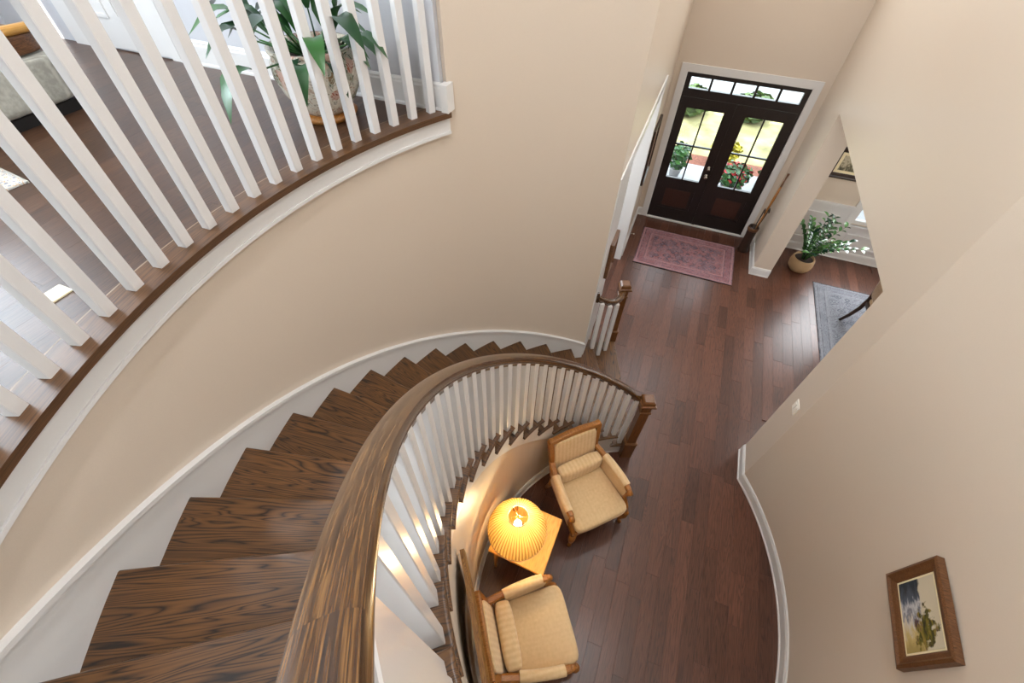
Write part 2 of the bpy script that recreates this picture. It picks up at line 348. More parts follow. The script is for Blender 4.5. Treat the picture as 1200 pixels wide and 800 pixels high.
def comb(ax, k, src, w, add):
    a_ = N(t, 'ShaderNodeMath', operation='MULTIPLY_ADD', i_1=k, i_2=add); LK(t, sp.outputs[ax], a_.inputs[0])
    c_ = N(t, 'ShaderNodeMath', operation='MULTIPLY_ADD', i_1=w); LK(t, src, c_.inputs[0]); LK(t, a_.outputs[0], c_.inputs[2]); return c_.outputs[0]
land = ramp(t, comb(0, 2.3, n1.outputs['Fac'], 0.55, 0.25), [(0.12, srgb(170, 150, 92)), (0.32, srgb(198, 178, 118)), (0.44, srgb(206, 200, 192)), (0.54, srgb(112, 116, 128)), (0.62, srgb(196, 196, 198)), (0.72, srgb(84, 92, 106)), (0.9, srgb(48, 56, 62))])
skym = ramp(t, comb(2, 5.0, n2.outputs['Fac'], 0.35, 0.22), [(0.44, (0, 0, 0)), (0.52, (1, 1, 1))])
m1 = N(t, 'ShaderNodeMix', data_type='RGBA'); LK(t, skym, m1.inputs[0]); LK(t, land, m1.inputs[6]); m1.inputs[7].default_value = (*srgb(206, 196, 172), 1)
dx = N(t, 'ShaderNodeMath', operation='ADD', i_1=0.09); LK(t, sp.outputs[0], dx.inputs[0]); dz = N(t, 'ShaderNodeMath', operation='ADD', i_1=-0.015); LK(t, sp.outputs[2], dz.inputs[0])
cv = N(t, 'ShaderNodeCombineXYZ'); LK(t, dx.outputs[0], cv.inputs[0]); z2 = N(t, 'ShaderNodeMath', operation='MULTIPLY', i_1=1.25); LK(t, dz.outputs[0], z2.inputs[0]); LK(t, z2.outputs[0], cv.inputs[2])
ln = N(t, 'ShaderNodeVectorMath', operation='LENGTH'); LK(t, cv.outputs[0], ln.inputs[0])
tm_ = N(t, 'ShaderNodeMath', operation='MULTIPLY_ADD', i_1=0.34); LK(t, n2.outputs['Fac'], tm_.inputs[0]); LK(t, ln.outputs['Value'], tm_.inputs[2])
tmask = ramp(t, tm_.outputs[0], [(0.245, (1, 1, 1)), (0.275, (0, 0, 0))])
tcol = ramp(t, n1.outputs['Fac'], [(0.35, srgb(46, 44, 40)), (0.5, srgb(104, 100, 36)), (0.6, srgb(150, 128, 60)), (0.68, srgb(84, 62, 70))])
m2 = N(t, 'ShaderNodeMix', data_type='RGBA'); LK(t, tmask, m2.inputs[0]); LK(t, m1.outputs[2], m2.inputs[6]); LK(t, tcol, m2.inputs[7])
LK(t, m2.outputs[2], b.inputs['Base Color']); b.inputs['Roughness'].default_value = 0.5
paintmat('canvas_warm', [(0.2, srgb(120, 84, 66)), (0.45, srgb(176, 140, 118)), (0.6, srgb(206, 178, 156)), (0.8, srgb(150, 116, 96))], 0.2, 0.5, 8.4, 12)
paintmat('canvas_hills', [(0.2, srgb(60, 66, 50)), (0.42, srgb(104, 100, 80)), (0.55, srgb(186, 176, 150)), (0.8, srgb(208, 200, 180))], 0.1, 0.9, 5.7, 12)
mt, t, b = nm('porcelain')
tc = N(t, 'ShaderNodeTexCoord'); vo = N(t, 'ShaderNodeTexVoronoi', i_Scale=16.0, i_Randomness=0.9); LK(t, tc.outputs['Object'], vo.inputs['Vector'])
v2 = N(t, 'ShaderNodeTexNoise', i_Scale=22.0, i_Detail=5.0, i_Distortion=2.0); LK(t, tc.outputs['Object'], v2.inputs['Vector'])
c1 = ramp(t, vo.outputs['Color'], [(0.0, srgb(176, 92, 70)), (0.25, srgb(214, 206, 190)), (0.5, srgb(96, 112, 84)), (0.62, srgb(222, 212, 194)), (0.8, srgb(198, 150, 128)), (0.92, srgb(70, 60, 60))], 'CONSTANT')
c2 = ramp(t, v2.outputs['Fac'], [(0.35, srgb(40, 34, 34)), (0.44, srgb(222, 214, 198)), (0.56, srgb(222, 214, 198)), (0.62, srgb(150, 96, 64))])
mx = N(t, 'ShaderNodeMix', data_type='RGBA', i_0=0.5); LK(t, c1, mx.inputs[6]); LK(t, c2, mx.inputs[7]); LK(t, mx.outputs[2], b.inputs['Base Color']); b.inputs['Roughness'].default_value = 0.15
mt, t, b = nm('basket')
tc = N(t, 'ShaderNodeTexCoord'); wv = N(t, 'ShaderNodeTexWave', i_Scale=40.0, i_Distortion=1.0, bands_direction='Z'); LK(t, tc.outputs['Object'], wv.inputs['Vector'])
LK(t, ramp(t, wv.outputs['Fac'], [(0.2, srgb(168, 132, 92)), (0.8, srgb(208, 178, 138))]), b.inputs['Base Color']); b.inputs['Roughness'].default_value = 0.8
bp = N(t, 'ShaderNodeBump', i_Strength=0.6, i_Distance=0.004); LK(t, wv.outputs['Fac'], bp.inputs['Height']); LK(t, bp.outputs[0], b.inputs['Normal'])
plain('concrete', srgb(150, 150, 152), 0.9, bump=0.3, bscale=40)
plain('grass', srgb(158, 150, 104), 0.95, bump=0.5, bscale=2.2, vary=0.45)
plain('mulch', srgb(124, 76, 60), 0.95, bump=0.8, bscale=30, vary=0.4)
plain('road', srgb(104, 108, 110), 0.9, vary=0.05)
plain('bark', srgb(84, 66, 50), 0.95, bump=0.6, bscale=20)
# ------------------------------------------------------------------ plan of the stair well
CX, CY = 1.006, 1.116           # centre of the stair curve
RO, RI = 2.68, 1.5616           # outer wall face, inner tread end
RISE = 0.19; A0, DA = 1.796, 0.122
F2 = 3.42; CEIL = 6.16
def ang(n): return A0 + DA*n
def pc(R, a, z=0.0): return (CX + R*math.cos(a), CY + R*math.sin(a), z)
def arcs(a0, a1, step=0.03):
    k = max(2, int(abs(a1-a0)/step)+1); return [a0 + (a1-a0)*i/k for i in range(k+1)]
def sector(mb, r0, r1, a0, a1, z0, z1, step=0.03, cx=CX, cy=CY, smooth=True):
    """ring segment; z0,z1 may be functions of the angle"""
    A = arcs(a0, a1, step); v = []
    g0 = z0 if callable(z0) else (lambda a: z0); g1 = z1 if callable(z1) else (lambda a: z1)
    for a in A:
        c, s_ = math.cos(a), math.sin(a)
        v += [(cx+r0*c, cy+r0*s_, g0(a)), (cx+r1*c, cy+r1*s_, g0(a)), (cx+r1*c, cy+r1*s_, g1(a)), (cx+r0*c, cy+r0*s_, g1(a))]
    n = len(A); f = [(0, 1, 2, 3), (4*n-4, 4*n-1, 4*n-2, 4*n-3)]
    b = len(mb.v)
    mb.add(v, f)
    L = 0
    for i in range(n-1):
        q = i*4; d = abs(A[i+1]-A[i])*(r0+r1)/2
        for k in range(4):
            k2 = (k+1) % 4
            mb.f.append([b+q+k, b+q+k2, b+q+4+k2, b+q+4+k]); mb.sm.append(True)
            mb.uv[len(mb.f)-1] = [(L, k*0.1), (L, k*0.1+0.1), (L+d, k*0.1+0.1), (L+d, k*0.1)]
        L += d
    mb.sharp = 35
    return mb
def struct(name, mb, mat, label, cat, parent=None):
    o = mb.build(name, MAT[mat], parent)
    if parent is None: tag(o, label, cat, kind='structure')
    return o
A_END = ang(2.53)               # where the curved stair wall stops
A_UP = 2.633                    # where the landing opening begins
A_TOP = ang(18)                 # top nosing
# ------------------------------------------------------------------ floors
fl = struct('floor', MB().box(-2.2, 4.7, -3.1, 7.40, -0.25, -0.014), 'floor_walnut', 'dark reddish brown hardwood floor of the entrance hall', 'floor')
def plank_mesh(L, w, th):
    return MB().cbox(0, w, 0, L, -th, 0, 0.0009).mesh('plank')
PW = 0.1245
lens_ = [0.45, 0.62, 0.8, 0.98, 1.2, 1.45]
pm = {L: plank_mesh(L-0.0005, PW-0.0005, 0.0135) for L in lens_}
for q in pm.values(): q.materials.append(MAT['floor_walnut'])
def hall_visible(x, y, L):
    for yy in (y, y+L/2, y+L):
        r = math.hypot(x-CX, yy-CY)
        if yy > 7.40 + L: continue
        if x < 1.70 and yy > 2.3 and x > -0.55 and yy < 7.42: return True
        if r < 1.62 and x < 2.2 and yy > -0.1: return True
        if 1.6 < x < 2.12 and 0.2 < yy < 2.8: return True
        if 1.6 < x < 3.9 and 3.6 + (x-1.6)*0.9 < yy < 7.42: return True
    return False
rng = random.Random(11)
x = -0.62
while x < 3.9:
    y = -0.3 - rng.random()*1.0
    while y < 7.40:
        L = rng.choice(lens_)
        if y + L > 7.40: L = max([q for q in lens_ if y+q <= 7.42] or [0])
        if L == 0: break
        if hall_visible(x+PW/2, y, L):
            o = link('plank', pm[L], None, fl); o.location = (x, y, 0)
        y += L
    x += PW
def slab_poly(r_in, a0, a1, z0, z1, mb, xr=-5.2, yb=-3.1, yt=2.46, xe=2.2):
    A = arcs(a0, a1, 0.04); inner = []; outer = []
    for a in A:
        c, s_ = math.cos(a), math.sin(a); inner.append((CX+r_in*c, CY+r_in*s_))
        ts = []
        if c < -1e-6: ts.append((xr-CX)/c)
        if c > 1e-6: ts.append((xe-CX)/c)
        if s_ > 1e-6: ts.append((yt-CY)/s_)
        if s_ < -1e-6: ts.append((yb-CY)/s_)
        tt = max(min(ts), r_in+0.02); outer.append((CX+tt*c, CY+tt*s_))
    n = len(A)
    v = [(*p, z) for z in (z0, z1) for p in inner+outer]
    f = []
    for i in range(n-1):
        f += [(i, i+1, n+i+1, n+i), (2*n+i, 3*n+i, 3*n+i+1, 2*n+i+1), (i, 2*n+i, 2*n+i+1, i+1), (n+i, n+i+1, 3*n+i+1, 3*n+i)]
    f += [(0, n, 3*n, 2*n), (n-1, 3*n-1, 4*n-1, 2*n-1)]
    mb.add(v, f)
mb = MB(); slab_poly(RO+0.10, A_UP-0.02, A_TOP, F2-0.30, F2-0.014, mb); slab_poly(RI+0.06, A_TOP, A_TOP+1.35, F2-0.30, F2-0.002, mb)
f2 = struct('floor_upper', mb, 'upper_walnut', 'brown hardwood floor of the upper landing', 'floor')
x = -5.2
def lim(xx):
    d = (RO+0.095)**2 - (xx-CX)**2; return math.sqrt(d) if d > 0 else 0.0
while x < -1.25:
    xs = [x + (PW-0.0006)*i/8 for i in range(9)]; hs = [lim(q) for q in xs]
    lo0 = [-1.3]*9; hi0 = [2.40]*9
    spans = [(lo0, hi0)] if max(hs) == 0 else [(lo0, [CY-q for q in hs]), ([CY+q for q in hs], hi0)]
    for cur, hi in spans:
        while max(cur) < max(hi) - 0.02:
            L = rng.choice(lens_); nx = [max(cur)+L]*9
            if nx[0] > min(hi) - 0.12: nx = hi
            if max(b_-a_ for a_, b_ in zip(cur, nx)) > 0.02:
                MB().prism(list(zip(xs, cur)) + [(q, max(c_+0.0005, y_-0.001)) for q, y_, c_ in reversed(list(zip(xs, nx, cur)))], F2-0.013, F2).build('plank', MAT['upper_walnut'], f2)
            cur = nx
    x += PW
mb = MB(); sector(mb, RO+0.094, RO+0.104, A_UP+0.004, A_TOP, F2-0.012, F2+0.001, 0.02)
struct('joint_strip', mb, 'joint_tan', '', '', f2)
# curved nosing board at the landing edge
mb = MB(); sector(mb, RO-0.045, RO+0.095, A_UP+0.004, A_TOP, F2-0.028, F2+0.003, 0.02)
struct('nosing_board', mb, 'nosing_oak', '', '', f2)
# ------------------------------------------------------------------ ceiling and walls
struct('ceiling', MB().box(-5.4, 2.7, -3.2, 7.6, CEIL, CEIL+0.1), 'ceiling_white', 'white ceiling high above the hall', 'ceiling')
# front door wall : plane y = 7.385
YD = 7.385; DX0, DX1, DZ = -0.189, 1.467, 2.36
mb = MB(); T = YD + 0.16
mb.box(-2.2, DX0, YD, T, 0, 2.9); mb.box(DX1, 2.85, YD, T, 0, 2.9); mb.box(DX0, DX1, YD, T, DZ, 2.9)
mb.box(3.98, 4.7, YD, T, 0, 2.9); mb.box(2.85, 3.98, YD, T, 0, 0.62); mb.box(2.85, 3.98, YD, T, 2.15, 2.9)
mb.box(-2.2, 4.7, YD, T, 2.9, 3.9); mb.box(-2.2, -0.1, YD, T, 3.9, 5.6); mb.box(1.4, 4.7, YD, T, 3.9, 5.6); mb.box(-2.2, 4.7, YD, T, 5.6, CEIL)
wf = struct('wall_front', mb, 'wall_paint', 'tan painted wall around the front door', 'wall')
XL = -0.36; YE0, YE1 = 4.07, 5.95; HZL = 2.58
pe = pc(RO, A_END); pe2 = pc(RO+0.13, A_END)
mb = MB()
mb.box(XL-0.15, XL, YE1, YD, 0, CEIL); mb.box(XL-0.15, XL, 3.425, YE0, 0, HZL); mb.box(XL-0.15, XL, 3.425, YE1, HZL, CEIL)
wl = struct('wall_left', mb, 'wall_paint', 'tan painted side wall left of the front door', 'wall')
mb = MB()
mb.box(XL-0.152, XL+0.012, 3.432, YE0+0.015, 0.40, HZL+0.09); mb.box(XL-0.152, XL+0.014, YE1-0.02, YE1-0.001, 0, HZL); mb.box(XL, XL+0.014, YE1, YE1+0.09, 0, HZL+0.09)
mb.box(XL-0.152, XL+0.014, YE0+0.015, YE1-0.001, HZL-0.015, HZL+0.09)
struct('trim_1', mb, 'trim_white', 'white casing round the hall opening left of the door', 'trim')
XR = 1.65; YR0, YR1 = 3.10, 6.40; HZR = 2.43
mb = MB()
mb.box(XR, XR+0.26, YR1, YD, 0, CEIL); mb.box(XR, XR+0.26, 2.735, YR0, 0, CEIL); mb.box(XR, XR+0.26, YR0, YR1, HZR, CEIL)
struct('wall_right', mb, 'wall_paint', 'tan painted wall with the opening to the dining room', 'wall')
CX2, CY2, R2 = -0.441, 1.364, 2.50
aS = math.acos((XR-CX2)/R2); YS = CY2+R2*math.sin(aS)
mb = MB(); sector(mb, R2, R2+0.16, -0.95, aS, 0, CEIL, 0.04, CX2, CY2)
mb.box(CX2+R2*math.cos(-0.95), CX2+R2*math.cos(-0.95)+0.16, -3.1, CY2+R2*math.sin(-0.95)+0.03, 0, CEIL)
struct('wall_curved', mb, 'wall_paint', 'tan curved wall opposite the staircase', 'wall')
# curved stair wall
mb = MB()
sector(mb, RO, RO+0.10, A_END, A_TOP+0.3, 0, F2-0.03, 0.03); sector(mb, RO, RO+0.14, A_END, A_UP, F2-0.03, CEIL, 0.03)
struct('wall_stair', mb, 'wall_paint', 'tan curved outer wall beside the staircase', 'wall')
pu = pc(RO, A_UP)
mb = MB(); mb.box(-5.3, pu[0]-0.03, 2.40, 2.54, F2-0.02, CEIL); mb.box(-1.6, -0.52, 3.50, 3.6, 0, CEIL)
struct('wall_upper', mb, 'upper_wall_paint', 'pale grey wall behind the upper landing', 'wall')
mb = MB(); mb.box(-5.35, -5.2, -3.1, -0.9, F2-0.3, CEIL); mb.box(-5.35, -5.2, 1.3, 2.5, F2-0.3, CEIL); mb.box(-5.35, -5.2, -0.9, 1.3, F2-0.3, 4.1); mb.box(-5.35, -5.2, -0.9, 1.3, 5.8, CEIL)
struct('wall_landing', mb, 'upper_wall_paint', 'pale wall with a window at the end of the landing', 'wall')
mb = MB(); mb.box(-5.35, -2.9, -3.2, -3.0, 0, CEIL); mb.box(-0.3, 2.6, -3.2, -3.0, 0, CEIL); mb.box(-2.9, -0.3, -3.2, -3.0, 0, 4.0); mb.box(-2.9, -0.3, -3.2, -3.0, 5.9, CEIL)
struct('wall_rear', mb, 'wall_paint', 'tan rear wall with an added high window', 'wall')
# rooms either side
mb = MB(); mb.box(-2.35, -2.2, 2.5, 4.3, 0, 2.9); mb.box(-2.35, -2.2, 5.7, 7.5, 0, 2.9); mb.box(-2.35, -2.2, 4.3, 5.7, 0, 0.95); mb.box(-2.35, -2.2, 4.3, 5.7, 2.25, 2.9)
struct('wall_hall', mb, 'wall_paint', 'tan wall of the side hall', 'wall')
mb = MB(); mb.box(4.6, 4.75, 2.6, 7.5, 0, 2.9); mb.box(1.9, 4.7, 2.6, 2.75, 0, 2.9)
struct('wall_dining', mb, 'wall_paint', 'tan walls of the dining room', 'wall')
mb = MB(); mb.box(1.91, 4.75, 2.6, 7.5, 2.8, 2.9); mb.box(-2.35, -0.51, 3.6, 7.5, 2.8, 2.9)
struct('ceiling_side_rooms', mb, 'ceiling_white', 'white ceilings of the side rooms', 'ceiling')
# baseboards
BH = 0.14
def bb_profile(t=0.016, h=BH): return [(0, 0), (t+0.008, 0), (t+0.008, 0.012), (t, 0.02), (t, h-0.03), (t-0.004, h-0.022), (t-0.004, h-0.012), (0.004, h), (0, h)]
def baseboard(name, pts, outs, label, z=0.0, h=BH):
    mb = MB(); mb.sweep([(p[0], p[1], z) for p in pts], [(a, b) for a, b in bb_profile(h=h)], outs, smooth=False)
    return tag(mb.build(name, MAT['trim_white']), label, 'baseboard', kind='structure')
A = arcs(-0.9, aS, 0.04)
pts = [(CX2+R2*math.cos(a), CY2+R2*math.sin(a)) for a in A]; outs = [(-math.cos(a), -math.sin(a), 0) for a in A]
pts += [(XR, 2.74), (XR, YR0)]; outs += [(-1, 0, 0), (-1, 0, 0)]
pts[-3] = (XR, 2.735); outs[-3] = Vector((-0.93, -0.3, 0)).normalized()
pts.pop(-2); outs.pop(-2)
baseboard('baseboard_right', pts, outs, 'white moulded baseboard along the curved wall')
baseboard('baseboard_left', [(XL, YE1+0.09), (XL, YD)], [(1, 0, 0)]*2, 'white baseboard beside the front door')
mb = MB()
for p0, p1, o in (((XR, YR1), (XR, YD), (-1, 0, 0)), ((XR, YR1), (XR+0.26, YR1), (0, -1, 0))):
    mb.sweep([(*p0, 0), (*p1, 0)], bb_profile(), [o]*2, smooth=False)
mb.box(XR-0.024, XR, YR1-0.024, YR1, 0, BH-0.012)
tag(mb.build('baseboard_pier', MAT['trim_white']), 'white baseboard wrapping the short pier by the dining room', 'baseboard', kind='structure')
mb = MB(); mb.sweep([(XL, YD, 0), (DX0-0.09, YD, 0)], bb_profile(), [(0, -1, 0)]*2, smooth=False); mb.sweep([(DX1+0.09, YD, 0), (XR, YD, 0)], bb_profile(), [(0, -1, 0)]*2, smooth=False)
tag(mb.build('baseboard_front', MAT['trim_white']), 'white baseboard either side of the front door', 'baseboard', kind='structure')
A = arcs(ang(1.6), A_TOP, 0.04); RW = 1.605
baseboard('baseboard_stair', [pc(RW, a)[:2] for a in A], [(-math.cos(a), -math.sin(a), 0) for a in A], 'white curved baseboard below the staircase')
baseboard('baseboard_upper', [(pu[0]-0.002, 2.40), (-3.38, 2.40)], [(0, -1, 0)]*2, 'white baseboard along the upper landing wall', F2, 0.15)
mb = MB(); mb.box(pu[0]-0.015, pu[0]+0.03, 2.36, 2.44, F2+0.002, F2+0.15); mb.build('baseboard_end', MAT['trim_white'], bpy.data.objects['baseboard_upper'])
# ------------------------------------------------------------------ staircase
st = thing('staircase', 'curved staircase with stained oak treads and white risers', 'staircase', (CX, CY, 0))
def loc(o): o.location = (-CX, -CY, 0); return o
def tread_mesh(r_out, r_in=RI):
    mb = MB(); back = DA+0.012; back_in = 0.155
    front = []; K = 6
    # plan outline: front edge (nosing) straight along the radius, rear along the next riser, return at the inner end
    P = [(r_out, 0.0), (r_out, back)]
    outer = [(r_out*math.cos(back*i/K), r_out*math.sin(back*i/K)) for i in range(K+1)]
    rr = r_in + 0.035
    inner = [(rr*math.cos(back), rr*math.sin(back)), (rr*math.cos(back_in), rr*math.sin(back_in))] + [(r_in*math.cos(back_in*(K-i)/K), r_in*math.sin(back_in*(K-i)/K)) for i in range(K+1)]
    poly = outer + inner
    n = len(poly); cxm = sum(p[0] for p in poly)/n; cym = sum(p[1] for p in poly)/n
    def ins(d):
        out = []
        for i in range(n):
            a, b, c = Vector(poly[i-1]), Vector(poly[i]), Vector(poly[(i+1) % n])
            e1 = (b-a).normalized() if (b-a).length > 1e-9 else Vector((1, 0)); e2 = (c-b).normalized() if (c-b).length > 1e-9 else e1
            n1 = Vector((-e1.y, e1.x)); n2 = Vector((-e2.y, e2.x)); nn = n1+n2
            nn = nn.normalized() if nn.length > 1e-6 else n1
            out.append(tuple(b + nn*d))
        return out
    rings = [(ins(0.0145*(1-math.cos(q_))), -0.015+0.015*math.sin(q_)) for q_ in [-PI/2, -1.15, -0.75, -0.35, 0.0, 0.35, 0.75, 1.15, PI/2]]
    v = [(p[0], p[1], z) for ring, z in rings for p in ring]
    f = [tuple(range(n-1, -1, -1)), tuple(range((len(rings)-1)*n, len(rings)*n))]
    for k in range(len(rings)-1):
        for i in range(n): f.append((k*n+i, k*n+(i+1) % n, (k+1)*n+(i+1) % n, (k+1)*n+i))
    mb.add(v, f, True); me = mb.mesh('tread'); me.set_sharp_from_angle(angle=math.radians(38)); me.materials.append(MAT['tread_oak']); return me
tm = tread_mesh(RO); tm_wide = tread_mesh(3.06); tm_mid = tread_mesh(2.94)
for n in range(1, 18):
    o = link('tread', tm_wide if n == 1 else tm_mid if n == 2 else tm, None, st)
    o.rotation_euler = (0, 0, ang(n)); o.location = (0, 0, n*RISE)
def riser_mesh(r_out):
    return MB().box(RI+0.045, r_out, 0.026, 0.040, -RISE, -0.02).mesh('riser')
rm = riser_mesh(RO-0.002); rmw = riser_mesh(3.03)
for q in (rm, rmw): q.materials.append(MAT['trim_white'])
for n in range(1, 19):
    o = link('riser', rmw if n < 3 else rm, None, st); o.rotation_euler = (0, 0, ang(n)); o.location = (0, 0, n*RISE - 0.003)
# solid side of the flight below the treads: tan wall, white stepped stringer over it
def under(a):
    n = math.floor((a-A0)/DA - 0.30 + 1e-6); return max(0.02, min(n, 17)*RISE - 0.028)
mbw = MB(); mbs = MB()
for n in range(1, 18):
    a0, a1 = ang(n)+0.03, ang(n+1)+0.03
    z1 = n*RISE - 0.028
    sector(mbw, RW, RW+0.05, a0, a1, 0, z1, 0.045)
    sector(mbs, RI+0.022, RW, a0, a1, lambda a: max(0.0, RISE*((a-A0)/DA) - 0.36), z1, 0.045)
mbe = MB()
sector(mbw, RW, RW+0.05, A_TOP+0.03, A_TOP+1.3, 0, F2-0.02, 0.05)
loc(mbw.build('inner_wall', MAT['wall_paint'], st)); loc(mbs.build('stringer', MAT['trim_white'], st))
mb = MB(); sector(mb, RI+0.0, RW+0.06, A_TOP, A_TOP+1.3, F2-0.03, F2, 0.04)
loc(mb.build('landing_nosing', MAT['nosing_oak'], st))
# skirt board with a cap along the outer wall
hn = lambda a: RISE*(a-A0)/DA
mb = MB(); sector(mb, RO-0.016, RO, A_END+0.002, A_TOP, lambda a: max(0.02, hn(a)-0.24), lambda a: hn(a)+0.115, 0.03)
loc(mb.build('skirt_board', MAT['trim_white'], st))
mb = MB(); sector(mb, RO-0.024, RO, A_END+0.002, A_TOP, lambda a: hn(a)+0.115, lambda a: hn(a)+0.128, 0.03); sector(mb, RO-0.032, RO, A_END+0.002, A_TOP, lambda a: hn(a)+0.128, lambda a: hn(a)+0.148, 0.03)
loc(mb.build('skirt_cap', MAT['trim_white'], st))
# outer end panel of the two lowest steps
mb = MB(); sector(mb, 2.99, 3.01, ang(1)+0.03, ang(2)+0.09, 0, RISE-0.028, 0.03); sector(mb, 2.88, 2.90, ang(2)+0.03, ang(3)+0.0, 0, 2*RISE-0.028, 0.03)
loc(mb.build('end_panel', MAT['trim_white'], st))
# fascia below the landing nosing
mb = MB(); sector(mb, RO-0.020, RO, A_UP+0.004, A_TOP, F2-0.120, F2-0.028, 0.02); sector(mb, RO-0.028, RO, A_UP+0.004, A_TOP, F2-0.128, F2-0.112, 0.02)
tag(mb.build('trim_2', MAT['trim_white']), 'white curved fascia board under the landing edge', 'trim', kind='structure')
# ------------------------------------------------------------------ railings
RAILP = [(-0.020, -0.068), (0.020, -0.068), (0.022, -0.052), (0.029, -0.044), (0.027, -0.040), (0.0335, -0.030), (0.0345, -0.018), (0.030, -0.007), (0.018, -0.0015), (0, 0.0), (-0.018, -0.0015), (-0.030, -0.007), (-0.0345, -0.018), (-0.0335, -0.030), (-0.027, -0.040), (-0.029, -0.044), (-0.022, -0.052)]
RR = 1.612; HR = 0.795
def bal_mesh(L, w=0.043): 
    me = MB().cbox(-w/2, w/2, -w/2, w/2, 0, L, 0.0025).mesh('baluster'); me.materials.append(MAT['baluster_white']); return me
def newel(parent, x, y, rz, z0, h, w=0.092):
    p = bpy.data.objects.new('newel_post', None)
    mb = MB(); mb.cbox(-w/2, w/2, -w/2, w/2, 0, h, 0.003)
    p = mb.build('newel_post', MAT['newel_oak'], parent); p.location = (x, y, z0); p.rotation_euler = (0, 0, rz)
    mb = MB(); b = w/2+0.016; mb.cbox(-b, b, -b, b, 0.0, 0.30, 0.004); mb.build('base_block', MAT['newel_oak'], p)
    mb = MB(); b = w/2+0.024; mb.cbox(-b, b, -b, b, 0.30, 0.318, 0.008); mb.build('base_moulding', MAT['newel_oak'], p)
    mb = MB(); b = w/2+0.012; mb.cbox(-b, b, -b, b, h-0.145, h-0.128, 0.006); mb.build('collar', MAT['newel_oak'], p)
    c = w/2
    v = []; rings = [(c+0.004, h-0.035), (c+0.026, h-0.028), (c+0.026, h-0.010), (c+0.012, h-0.002), (c+0.010, h+0.030), (c-0.004, h+0.046)]
    for r, z in rings: v += [(-r, -r, z), (r, -r, z), (r, r, z), (-r, r, z)]
    f = [(3, 2, 1, 0), tuple(range(4*len(rings)-4, 4*len(rings)))]
    for k in range(len(rings)-1):
        for i in range(4): f.append((k*4+i, k*4+(i+1) % 4, (k+1)*4+(i+1) % 4, (k+1)*4+i))
    MB().add(v, f).build('cap', MAT['newel_oak'], p)
    return p
sr = thing('stair_railing', 'oak handrail on white balusters curving down the inner side of the stairs', 'railing', (CX, CY, 0))
# handrail: newel end, rise to the flight, up to the landing
def zr(n): return RISE*n + HR
pts = []; outs = []
for i in range(0, 140):
    n = 1.55 + (18.1-1.55)*i/139; a = ang(n)
    pts.append((RR*math.cos(a), RR*math.sin(a), zr(n) - 0.05*max(0, (2.2-n))**1)); outs.append((math.cos(a), math.sin(a), 0))
hr = MB().sweep(pts[:133], RAILP, outs[:133]).build('handrail', MAT['rail_oak'], sr, 40)
hr2 = MB().sweep(pts[132:] + [(RR*math.cos(ang(n)), RR*math.sin(ang(n)), zr(18.1)+0.06*min(1, n-18.1)) for n in [18.4 + 0.3*k for k in range(30)]], [(a*1.001, b*1.001) for a, b in RAILP], outs[132:] + [(math.cos(ang(n)), math.sin(ang(n)), 0) for n in [18.4 + 0.3*k for k in range(30)]]).build('handrail', MAT['rail_oak'], sr, 40)
bms = {}
for n in range(1, 18):
    for j, fr_ in enumerate((0.22, 0.72)):
        nn = n + fr_
        if nn < 1.6 or nn > 17.4: continue
        L = round(HR - 0.06 + RISE*fr_ - 0.05*max(0, 2.2-nn), 3)
        if L not in bms: bms[L] = bal_mesh(L)
        a = ang(nn); o = link('baluster', bms[L], None, sr)
        o.location = ((RI+0.048)*math.cos(a), (RI+0.048)*math.sin(a), n*RISE); o.rotation_euler = (0, 0, a)
newel(sr, 0.428-CX, 2.575-CY, math.radians(20), 0.0, 1.055)
# short fitting between handrail and newel
e = Vector(pts[0]); q = Vector((0.428-CX, 2.575-CY, 1.0)); d_ = (q-e); d_.z = 0
MB().sweep([e, e + d_*0.5 + Vector((0, 0, -0.012)), e + d_*0.85 + Vector((0, 0, -0.015))], RAILP).build('rail_fitting', MAT['rail_oak'], sr, 40)
# white box newel at the head of the flight
mb = MB(); mb.cbox(-0.031, 0.031, -0.042, 0.042, 0, HR+RISE*0.5-0.066, 0.003)
o = mb.build('top_post', MAT['baluster_white'], sr); a = ang(17.52); o.location = ((RI+0.0495)*math.cos(a), (RI+0.0495)*math.sin(a), 17*RISE); o.rotation_euler = (0, 0, a)
# landing balusters along the inner edge (behind the camera)
lb = bal_mesh(HR-0.03)
for k in range(10):
    a = ang(19.6)+k*0.075; o = link('baluster', lb, None, sr); o.location = ((RI+0.05)*math.cos(a), (RI+0.05)*math.sin(a), F2); o.rotation_euler = (0, 0, a)
# balcony railing
br = thing('balcony_railing', 'white square balusters standing along the curved landing edge', 'railing', (CX, CY, F2))
bm_ = bal_mesh(0.84, 0.042); RB = 2.712
i = 0
while 2.672 + 0.0473*i < A_TOP - 0.06:
    a = 2.672 + 0.0473*i; o = link('baluster', bm_, None, br); o.location = (RB*math.cos(a), RB*math.sin(a), 0.003); o.rotation_euler = (0, 0, a); i += 1
A = arcs(A_UP+0.005, A_TOP-0.03, 0.03)
MB().sweep([(RB*math.cos(a), RB*math.sin(a), 0.90) for a in A], RAILP, [(math.cos(a), math.sin(a), 0) for a in A]).build('handrail', MAT['rail_oak'], br, 40)
p = newel(br, RB*math.cos(A_TOP), RB*math.sin(A_TOP), A_TOP, 0, 1.05)
